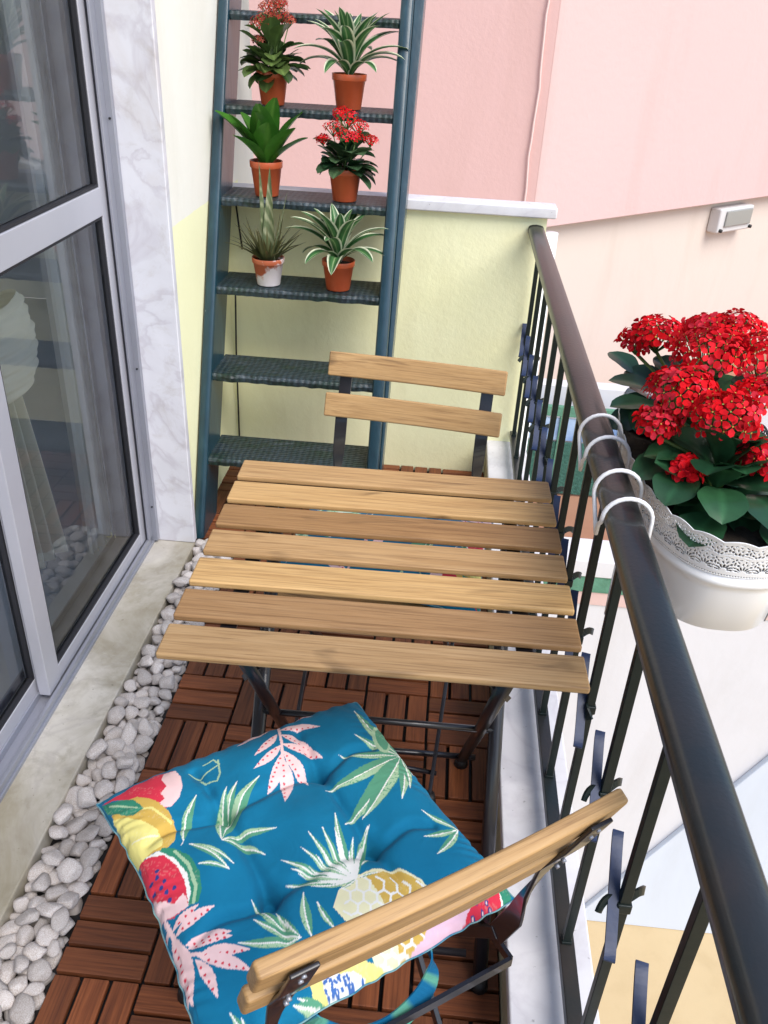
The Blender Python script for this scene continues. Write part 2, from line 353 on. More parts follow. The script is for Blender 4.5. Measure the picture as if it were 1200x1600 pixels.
# green mesh windscreen on that terrace
HF=empty('mesh_fence',(1.2,5.2,-1.86),label='dark green mesh fence panel with pale blue sheet on the terrace below',cat='fence')
MB().box((-.7,0,0.02),(.62,.02,.46)).build('mesh_panel',M['green_mesh'],HF)
MB().box((-.7,.004,.48),(.62,.016,.66)).build('blue_sheet',M['blue_sheet'],HF)
h=MB(); h.box((-.72,-.01,.68),(.64,.03,.76))
for x in (-.72,-.27,.17,.62): h.box((x-.02,-.012,0),(x+.02,.032,.68))
h.build('fence_frame',M['green_strip'],HF,bevel=.004)
# neighbouring building: corner at c0; dark face to the left, light face at 48 degrees
c0=Vector((1.06,6.45,0)); dl=Vector((.743,.669,0)); nl=Vector((.669,-.743,0)); dd=Vector((-1,.08,0))
NB=empty('neighbour_building',(c0.x,c0.y,-5.5),label='pink apartment building beyond the railing, pale side over a beige lower wall',cat='building')
def wallslab(a,b,th,z0,z1,inward):
    a=Vector(a);b=Vector(b);i=Vector(inward)*th
    q=[a,b,b+i,a+i]
    return MB().add([(p.x,p.y,z0) for p in q]+[(p.x,p.y,z1) for p in q],[(3,2,1,0),(4,5,6,7),(0,1,5,4),(1,2,6,5),(2,3,7,6),(3,0,4,7)])
Z=5.5
wallslab((0,0,0),dl*12,2.0,Z-.10,Z+5,-nl).build('pale_wall',M['pink_light'],NB,bevel=.01)['label']='pale pink upper wall'
o_=Vector((-.003,-.003,0))
wallslab(o_+Vector((-.002,-.0,0)),o_+dd*9,.5,Z-.14,Z+5,(0,1,0)).build('salmon_wall',M['pink_dark'],NB)['label']='darker salmon pink wall'
wallslab(-nl*.12+dl*.1,-nl*.12+dl*12,1.8,0,Z-.10,-nl).build('lower_wall',M['beige'],NB)
wallslab(Vector((.14,.2,0)),Vector((0,.2,0))+dd*9,.3,0,Z-.14,(0,1,0)).build('lower_side_wall',M['white_render'],NB)
cb=MB(); pts=[]
for i in range(40):
    z=Z-.14+i*.12; pts.append((-.085+.007*math.sin(i*.9)+.003*math.sin(i*2.3),-.012,z))
cb.tube(pts,.009,6).build('wall_cable',M['cable_pink'],NB)
# lamp on beige wall
lp=c0+dl*2.98-nl*.12
LB=empty('wall_light',(lp.x,lp.y,-.28),math.atan2(dl.y,dl.x),label='small white square wall light with grey glass under the pale pink wall',cat='wall light')
MB().box((-.29,-.13,-.12),(.29,0,.12)).build('housing',M['grey_box'],LB,bevel=.02)
MB().box((-.20,-.15,-.06),(.25,-.13,.095)).build('lamp_glass',M['frost'],LB,bevel=.01)
for x in(-.25,.27): MB().tube([(x,-.155,-.09),(x,-.10,-.09)],.018,8).build('fixing_screw',M['cable_black'],LB)

# floor of the balcony
FL=MB(); FY=MB(); base=MB()
for i in range(-2,5):
    for j in range(-8,13):
        x0=i*.15; y0=j*.15
        if i==-2 and y0<1.34: continue
        yb=min(y0+.15,1.935)
        if y0>1.93: continue
        g_=.0035
        if (i+j)%2:
            for k_ in range(3):
                a=y0+.0017+k_*.05+g_*.5; b=y0+(k_+1)*.05-.0017-g_*.5
                if a>1.915: continue
                b=min(b,1.931)
                zz=rnd.uniform(-.0012,.0004); FL.box((x0+.0025,a,-.014),(x0+.1475,b,zz))
        else:
            for k_ in range(3):
                a=x0+.0017+k_*.05+g_*.5; b=x0+(k_+1)*.05-.0017-g_*.5
                zz=rnd.uniform(-.0012,.0004); FY.box((a,y0+.0025,-.014),(b,min(y0+.1475,1.932),zz))
n0=len(FL.f)
FL.mi=[0]*n0; FL.add(FY.v,FY.f,mi=1)
fl=FL.build('floor',[M['deckwood'],M['deckwoodY']],bevel=.0016); tag(fl,kind='structure')
sb=MB().box((-.30,-1.3,-.2),(.60,1.96,-.018)).build('floor_base',M['black_plastic']); tag(sb,kind='structure')

# kerb under the railing
KB=empty('kerb',(0.67,-1.3,0),label='worn greyish white marble kerb running under the iron railing',cat='kerb')
MB().box((-.07,0,-.25),(.058,3.25,.10)).build('side',M['kerb_side'],KB)
MB().box((-.0745,0,.10),(.062,3.25,.125)).build('top_slab',M['kerb_marble'],KB,bevel=.004)

# end wall with cap
EW=empty('end_wall',(0,1.935,0),label='yellow plastered wall with grey white cap at the end of the balcony',cat='wall')
MB().box((-.30,0,-.2),(.70,.055,.885)).build('wall',M['yellow'],EW)
MB().box((-.30,-.022,.8855),(.725,.062,.918)).build('cap',M['kerb_marble'],EW,bevel=.005)
DP=MB().tube([(.722,1.995,.83),(.722,1.995,-5.4)],.024,14).build('drainpipe',M['white_enamel']); tag(DP,'white pipe running down outside the end wall beside the handrail','pipe')

# house wall
HW=empty('house_wall',(-.296,1.30,0),label='house wall, cream above and yellow below, beside the glass door and ladder',cat='wall')
MB().box((-.3,0.008,-.2),(0,.80,3.2)).build('wall',M['house'],HW)
MB().box((-.3,.8005,-.2),(-.0015,1.05,3.2)).build('wall',M['cream'],HW)['label']='cream wall continuing past the end wall'
MB().box((-.3,-4,2.3),(0,0,3.2)).build('upper_wall',M['cream'],HW)
MB().box((-.085,-.02,.0255),(.028,.006,2.30)).build('marble_jamb',M['marble'],HW,bevel=.003)
SI=MB().box((-.395,-1.3,-.06),(-.268,1.30,.025)).build('door_sill',M['sill_marble'],bevel=.004); tag(SI,'stained cream marble sill between glass door and pebbles','sill')
MB().box((-.5,-1.3,-.06),(-.396,1.3,.02)).build('threshold',M['sill_marble'])
tag(C.objects['threshold'],kind='structure')
# room behind the glass
rm=MB().box((-3.2,-2.5,-.15),(-.5,3.5,-.0)).build('room_floor',M['room_floor']); tag(rm,kind='structure')
rw=MB(); rw.box((-3.3,-2.6,0.001),(-3.2,3.6,2.6)); rw.box((-3.2,3.5,.001),(-.62,3.6,2.6)); rw.box((-3.2,-2.6,.001),(-.62,-2.5,2.6)); rw.box((-3.3,-2.6,2.6),(-.60,3.6,2.7)); rw.box((-.62,1.31,.001),(-.602,3.6,2.6))
r_o=rw.build('room_wall',M['room_wall']); tag(r_o,kind='structure')

# sliding door
DR=empty('sliding_door',(-.44,1.28,.02),label='grey aluminium sliding glass door on the left, sheer curtains behind',cat='door')
def dbox(x0,x1,y0,y1,z0,z1): return ((x0+.44,y0-1.28,z0-.02),(x1+.44,y1-1.28,z1-.02))
fr=MB()
fr.box(*dbox(-.50,-.384,-1.3,1.279,.0205,.034))
for xa in (-.500,-.458,-.432,-.396): fr.box(*dbox(xa,xa+.005 if xa<-.4 else xa+.008,-1.3,1.247,.034,.052))
fr.build('bottom_track',M['alu'],DR,bevel=.001)
jm=MB(); jm.box(*dbox(-.50,-.372,1.262,1.279,.0345,2.3))
for xa,xb,dy in ((-.500,-.494,.02),(-.462,-.456,.02),(-.430,-.424,.026),(-.392,-.386,.030)): jm.box(*dbox(xa,xb,1.262-dy,1.262,.053,2.3))
jm.build('jamb_frame',M['alu'],DR,bevel=.001)
for z in (.13,.55,1.15): MB().tube([(-.379+.44,1.2615-1.28,z),(-.379+.44,1.259-1.28,z)],.0028,8).build('screw',M['rubber'],DR)
def panel(xc,y0,y1,st):
    e=MB()
    xo,xi=xc+.013,xc-.013
    e.box(*dbox(xi,xo,y0,y0+st,.048,2.25)); e.box(*dbox(xi,xo,y1-.036,y1,.048,2.25))
    e.box(*dbox(xi+.001,xo-.001,y0+st,y1-.036,.048,.088)); e.box(*dbox(xi+.001,xo-.001,y0+st,y1-.036,2.2,2.25))
    p=e.build('door_leaf',M['alu_light'],DR,bevel=.002)
    MB().box(*dbox(xi,xo+.001,y0+st,y1-.036,.967,1.030)).build('mid_rail',M['alu_light'],p,bevel=.002)
    gs=MB()
    for z0,z1 in((.088,.966),(1.031,2.2)):
        gs.box(*dbox(xc-.006,xo-.003,y0+st,y0+st+.006,z0,z1)); gs.box(*dbox(xc-.006,xo-.003,y1-.042,y1-.036,z0,z1))
        gs.box(*dbox(xc-.006,xo-.003,y0+st+.006,y1-.042,z0,z0+.006)); gs.box(*dbox(xc-.006,xo-.003,y0+st+.006,y1-.042,z1-.006,z1))
    gs.build('gasket',M['rubber'],p)
    gl=MB()
    for z0,z1 in((.094,.96),(1.037,2.194)):
        gl.add([(xc+.44,y0+st+.004-1.28,z0-.02),(xc+.44,y1-.040-1.28,z0-.02),(xc+.44,y1-.040-1.28,z1-.02),(xc+.44,y0+st+.004-1.28,z1-.02)],[(0,1,2,3)])
    gl.build('glass_pane',M['glass'],p)
    return p
panel(-.413,.583,1.243,.058); panel(-.444,-.12,.628,.05); 

# curtains
def curtain(name,fn,mat,nz=60,ny=70,parent=None):
    b=MB(); vs=[]
    for i in range(nz+1):
        for j in range(ny+1): vs.append(fn(i/nz,j/ny))
    fs=[(i*(ny+1)+j,i*(ny+1)+j+1,(i+1)*(ny+1)+j+1,(i+1)*(ny+1)+j) for i in range(nz) for j in range(ny)]
    return b.add(vs,fs,True).build(name,mat,parent)
def f1(a,b):
    z=.03+a*2.3; y=1.17+b*.15+.01*math.sin(a*6); x=-.53-.012*math.sin(b*34+a*.8)-.006*math.sin(b*13)
    return (x,y,z)
c1=curtain('curtain',f1,M['sheer']); tag(c1,'straight sheer white curtain hanging beside the right door frame','curtain')
def f2(a,b):
    z=.06+a*2.2
    t=(z-.63)
    if t<0: wd_=.05+.15*min(1,(-t)/.55)**.8; cy=1.0+.06*(-t)
    else: wd_=.05+.35*min(1,t/.8); cy=.99-.30*min(1,t/.8)
    ang=b*math.pi*2*5
    y=cy+(b-.5)*2*wd_*.55; x=-.60-.018*math.sin(ang)*(1 if t<0 else .8)-.03*math.cos((b-.5)*math.pi)
    return (x,y,z)
CT=empty('curtain',(0,0,0),label='cream curtain gathered and knotted with a sash behind the lower glass',cat='curtain')
curtain('curtain_fabric',f2,M['curtain'],90,120,CT)
kn=MB(); vs=[]; NZ,NA=48,64
for i in range(NZ+1):
    t=i/NZ; z=.585+t*.215
    pr=.62+.42*math.sin(math.pi*min(1,t*1.05))**.5 if t<.93 else .62+.3*(1-(t-.93)/.07)
    for q in range(NA):
        an=q/NA*2*math.pi; cr=1+.05*math.sin(t*34+1.6*math.sin(an*1.5+t*3))+.035*math.sin(t*61+3*math.sin(an))
        vs.append((-.60+.058*math.cos(an)*pr*cr,1.03+.092*math.sin(an)*pr*cr,z+.016*math.sin(an+.6)))
fs=[(i*NA+q,i*NA+(q+1)%NA,(i+1)*NA+(q+1)%NA,(i+1)*NA+q) for i in range(NZ) for q in range(NA)]
kn.add(vs,fs,True)
kn.build('sash',M['curtain'],CT)
# ================= RAILING =================
RL=empty('railing',(.669,-1.3,.125),label='dark painted iron balcony railing with square bars and twisted ornaments coloured sky-lit blue',cat='railing')
def rp(x,y,z): return (x-.669,y+1.3,z-.125)
hb=MB(); prof=[(-.0225,-.012),(-.0235,-.002),(-.0225,.0055),(-.0195,.0095),(-.011,.0122),(0,.0135),(.011,.0122),(.0195,.0095),(.0225,.0055),(.0235,-.002),(.0225,-.012),(0,-.013)]
ys=[i*.05 for i in range(int(3.235/.05)+1)]+[3.232]
vs=[]
for y in ys:
    for a,b in prof: vs.append((a*1.02,y,b+.8635-.0135-.125))
n_=len(prof); fs=[(i*n_+k,i*n_+(k+1)%n_,(i+1)*n_+(k+1)%n_,(i+1)*n_+k) for i in range(len(ys)-1) for k in range(n_)]
fs+=[tuple(range(n_)),tuple(reversed(range((len(ys)-1)*n_,len(ys)*n_)))]
hb.add(vs,fs,True).build('handrail',M['rail_metal'],RL)
MB().box(rp(.672,-1.3,.150),rp(.696,1.930,.170)).build('bottom_rail',M['rail_metal'],RL,bevel=.0015)
def proto_baluster(y):
    b=MB(); b.box(rp(.6765,y-.006,.170),rp(.6895,y+.006,.838)); b.box(rp(.675,y-.0075,.1702),rp(.691,y+.0075,.176))
    return b
def ornament(o,y,tw):
    s=MB(); pts=[]
    for k in range(17):
        t=k/16*2-1; pts.append(rp(.6705-.006*t,y+.004-.058*t-.010*math.sin(t*math.pi),.512-.043*t-.012*math.sin(t*math.pi)+.004))
    s.strap(pts,.0135,.004,(1,0,0)); s.build('scroll_strap',M['skylit_metal'],o)
    s2=MB()
    for sg in(-1,1):
        pts=[];ww=[]
        for k in range(9):
            t=k/8; rr=.004+.034*t; an=tw+ (0 if sg>0 else math.pi)+.5*t
            pts.append(rp(.682+rr*math.cos(an),y+.006+rr*math.sin(an)*.8,.505+.010*math.sin(t*3.0)-(.004*t)))
            ww.append((0,0.35,1))
        s2.strap(pts[:1]+pts[1:],.011,.0035,ww)
    s2.build('leaf_scroll',M['baluster_metal'],o)
    c=MB(); c.box(rp(.674,y-.0085,.497),rp(.692,y+.0125,.513)); c.build('collar',M['baluster_metal'],o,bevel=.002)
yb=-1.132+.0; i=0
while yb<1.92:
    o=proto_baluster(yb).build('baluster',M['baluster_metal'],RL,bevel=.001)
    ornament(o,yb,.15+(.9 if i%5==3 else .1*math.sin(i*2.1)))
    yb+=.168; i+=1

# ================= LADDER =================
LX0,LW=-.259,.4775
def ly(z): return 1.3573+.4194*z
LD=empty('step_ladder',(LX0+LW/2,ly(0),0),label='tall blue green wooden ladder leaning on the end wall as plant shelf',cat='ladder')
def lo(x,y,z): return (x-(LX0+LW/2),y-ly(0),z)
def stile(x0,x1):
    b=MB(); vs=[]; zs=[k*.1 for k in range(0,22)]
    d=.155
    for z in zs:
        yf=ly(z)-.016
        pr=[(x0,yf+.012),(x0+.003,yf+.004),((x0+x1)/2,yf),(x1-.003,yf+.004),(x1,yf+.012),(x1,yf+d),(x0,yf+d)]
        for q in pr: vs.append(lo(q[0],q[1],z))
    n=7; fs=[(i*n+k,i*n+(k+1)%n,(i+1)*n+(k+1)%n,(i+1)*n+k) for i in range(len(zs)-1) for k in range(n)]
    fs+=[tuple(reversed(range(n))),tuple(range((len(zs)-1)*n,len(zs)*n))]
    b.add(vs,fs,False)
    if x0>0:
        vs=[]
        for z in zs:
            yf=ly(z)+.03; ww=max(.003,.009+.018*(z-.3)/1.1)
            for q in ((x1+.0004,yf),(x1+ww,yf+.002),(x1+ww,yf+.12),(x1+.0004,yf+.12)): vs.append(lo(q[0],q[1],z))
        fs=[(i*4+k,i*4+(k+1)%4,(i+1)*4+(k+1)%4,(i+1)*4+k) for i in range(len(zs)-1) for k in range(4)]+[(3,2,1,0),tuple(range(len(vs)-4,len(vs)))]
        b.add(vs,fs,False)
    return b.build('stile',M['ladder'],LD,bevel=.002)
stile(LX0-.034,LX0-.0005); stile(LX0+LW+.0005,LX0+LW+.036)
TZ=[.2263+.2322*k for k in range(8)]
for k,z in enumerate(TZ):
    r=random.Random(k); nx=96; b=MB(); y0=ly(z)-.004; dp=.165
    rows=[]
    for q in range(nx+1):
        x=LX0-.001+ (LW+.002)*q/nx
        a=noise.noise(Vector((x*22,k*7.,0)))*.007; c=noise.noise(Vector((x*40,k*3.,5)))*.0025; e=noise.noise(Vector((x*22,k*5.,9)))*.004
        if q in(0,nx): a=c=e=0
        rows.append([lo(x,y0+a-.002,z-.024+c),lo(x,y0+a-.005,z-.010),lo(x,y0+a,z-.002+c*.5),lo(x,y0+a+.012,z),lo(x,y0+dp*.5,z+e*.3),lo(x,y0+dp-.006,z),lo(x,y0+dp+e,z-.004),lo(x,y0+dp+e,z-.024),lo(x,y0+dp*.5,z-.025)])
    n=9; vs=[v for r_1 in rows for v in r_1]
    fs=[(i_*n+j,(i_+1)*n+j,(i_+1)*n+(j+1)%n,i_*n+(j+1)%n) for i_ in range(nx) for j in range(n)]
    fs+=[tuple(range(n)),tuple(reversed(range(nx*n,(nx+1)*n)))]
    b.add(vs,fs,False).build('tread',M['tread'],LD)
cbl=MB().tube([(-.262,1.925,.87),(-.255,1.925,.80),(-.247,1.925,.73)],.003,6).tube([(-.272,1.915,.62),(-.28,1.92,.4),(-.283,1.925,.2),(-.285,1.928,.02)],.003,6).build('cable',M['cable_black']); tag(cbl,'thin black cable hanging down the end wall behind the ladder','cable')

# ================= TABLE =================
TB=empty('folding_table',(.081,.0232,0),.0176,label='folding slatted acacia table with black metal crossed legs',cat='table')
tones=[(.80,.80,.82),(.70,.63,.59),(1.18,1.16,1.04),(.95,.91,.87),(.70,.60,.50),(1.16,1.12,1.0),(1.04,1.0,.95)]
tp=MB(); sw=.0625; sg=(.54-7*sw)/6
for k in range(7):
    y=k*(sw+sg); tp.box((0,y,.689),(.55,y+sw,.70),col=[tones[k]]*8)
tp.build('tabletop',M['acacia'],TB,bevel=.003)
fm=MB()
for x in (.075,.475): fm.strap([(x,.02,.684),(x,.52,.684)],.022,.004,(1,0,0))
for y in (.03,.51): fm.strap([(.075,y,.676),(.475,y,.676)],.016,.004,(0,1,0))
fm.build('frame',M['black_metal'],TB)
for x,s in((.085,-1),(.470,1)):
    xi=x-s*.013; xo=x+s*.013
    b=MB(); b.tube([(xi,.045,.672),(xi,.27,.35),(xi,.515,.012)],.0125,8,aspect=.55); b.build('leg',M['black_metal'],TB)
    b=MB(); b.tube([(xo,.505,.672),(xo,.27,.35),(xo,.025,.012)],.0125,8,aspect=.55); b.build('leg',M['black_metal'],TB)
    for yy,xx in((.515,xi),(.025,xo)):
        MB().tube([(xx,yy,.0),(xx,yy,.02)],[.0155,.013],12).build('foot',M['black_plastic'],TB)
    b=MB(); b.strap([(x-s*.07,.06,.665),(x-s*.02,.10,.60),(x,.115,.565)],.009,.004,(0,0,1)); b.build('stay',M['black_metal'],TB)
for xa,xb,yy,zz,rr in ((.072,.483,.490,.05,.0065),(.098,.457,.05,.05,.0065),(.072,.483,.27,.35,.006)): MB().tube([(xa,yy,zz),(xb,yy,zz)],rr,8).build('crossbar',M['black_metal'],TB)

# ================= CHAIRS =================
tone_c=[(.95,.90,.82)]*8
def make_chair(label,loc,rz):
    t=empty('folding_chair',loc,rz,label=label,cat='chair')
    # back slats (two, standing on the front of the straps)
    for zt,v in ((.778,-.270),(.697,-.239)):
        b=MB(); vs=[]; h_=.051; th=.016
        for q in range(13):
            u=-.189+.378*q/12; bow=-.006*(1-(u/.189)**2)
            for a,c in ((0,0),(th*.93,th*.36),(th*.93+h_*.36,th*.36-h_*.93),(h_*.36,-h_*.93)): vs.append((u,v+bow+a,zt+c))
        fs=[(i_*4+k,(i_+1)*4+k,(i_+1)*4+(k+1)%4,i_*4+(k+1)%4) for i_ in range(12) for k in range(4)]+[(0,1,2,3),(51,50,49,48)]
        b.add(vs,fs,False,col=[(.97,.93,.86)]*len(vs)).build('back_slat',M['acacia'],t,bevel=.0035)
    for s in(-1,1):
        x=s*.152
        pts=[(x,-.2735,.770),(x,-.2495,.708),(x,-.2215,.650),(x,-.203,.585),(x,-.19,.52),(x,-.165,.45)]
        wds=[(1,0,0),(1,0,0),(1,0,0),(.8,.5,0),(.1,1,0),(0,1,.3)]
        # finer interpolation
        P2=[];W2=[]
        for i_ in range(len(pts)-1):
            for q in range(4):
                f=q/4; P2.append(Vector(pts[i_]).lerp(Vector(pts[i_+1]),f)); W2.append(tuple(Vector(wds[i_]).lerp(Vector(wds[i_+1]),f)))
        P2.append(Vector(pts[-1])); W2.append(wds[-1])
        b=MB(); b.strap(P2,.026,.0045,W2)
        b.build('back_strap',M['black_metal'],t,bevel=.0012)
        b=MB(); b.strap([(x,-.165,.455),(x,0,.24),(x,.195,.008)],.016,.008,(0,1,.6)); b.build('leg',M['black_metal'],t,bevel=.0012)
        x2=s*.146
        b=MB(); b.strap([(x2,.165,.425),(x2,0,.23),(x2,-.20,.008)],.016,.008,(0,1,-.6)); b.build('leg',M['black_metal'],t,bevel=.0012)
        for yy,xx in((.197,x),(-.202,x2)): MB().tube([(xx,yy,0),(xx,yy,.022)],[.016,.012],12).build('foot',M['black_plastic'],t)
        for d_ in (.018,.036,.105,.123):
            vv,zz=-.276+.36*d_,.776-.933*d_; MB().tube([(x,vv+.001,zz),(x,vv-.0035,zz-.0014)],.0024,8).build('bolt',M['alu'],t)
    MB().tube([(-.146,-.17,.045),(.146,-.17,.045)],.005,8).build('crossbar',M['black_metal'],t); MB().tube([(-.16,.16,.045),(.16,.16,.045)],.005,8).build('crossbar',M['black_metal'],t)
    b=MB(); b.strap([(-.16,.165,.425),(-.16,-.19,.425)],.014,.005,(0,0,1)); b.strap([(.16,.165,.425),(.16,-.19,.425)],.014,.005,(0,0,1)); b.strap([(-.16,-.19,.425),(.16,-.19,.425)],.014,.005,(0,0,1)); b.build('seat_frame',M['black_metal'],t)
    b=MB()
    for k in range(4):
        y=-.105+k*.07; b.box((-.19,y,.4335),(.19,y+.058,.448),col=[(.9,.85,.78)]*8)
    b.build('seat',M['acacia'],t,bevel=.003)
    return t
ch1=make_chair('folding chair nearest the camera, turned at an angle with its slatted back in front',(.318,-.092,0),math.atan2(.559,.829))
ch2=copy_tree(ch1,None,(.334,.649,0),math.atan2(.114,-.993),label='folding chair tucked under the far side of the table, facing the camera',group=None)
for o in (ch1,ch2): o['group']='folding slatted chairs at the table'

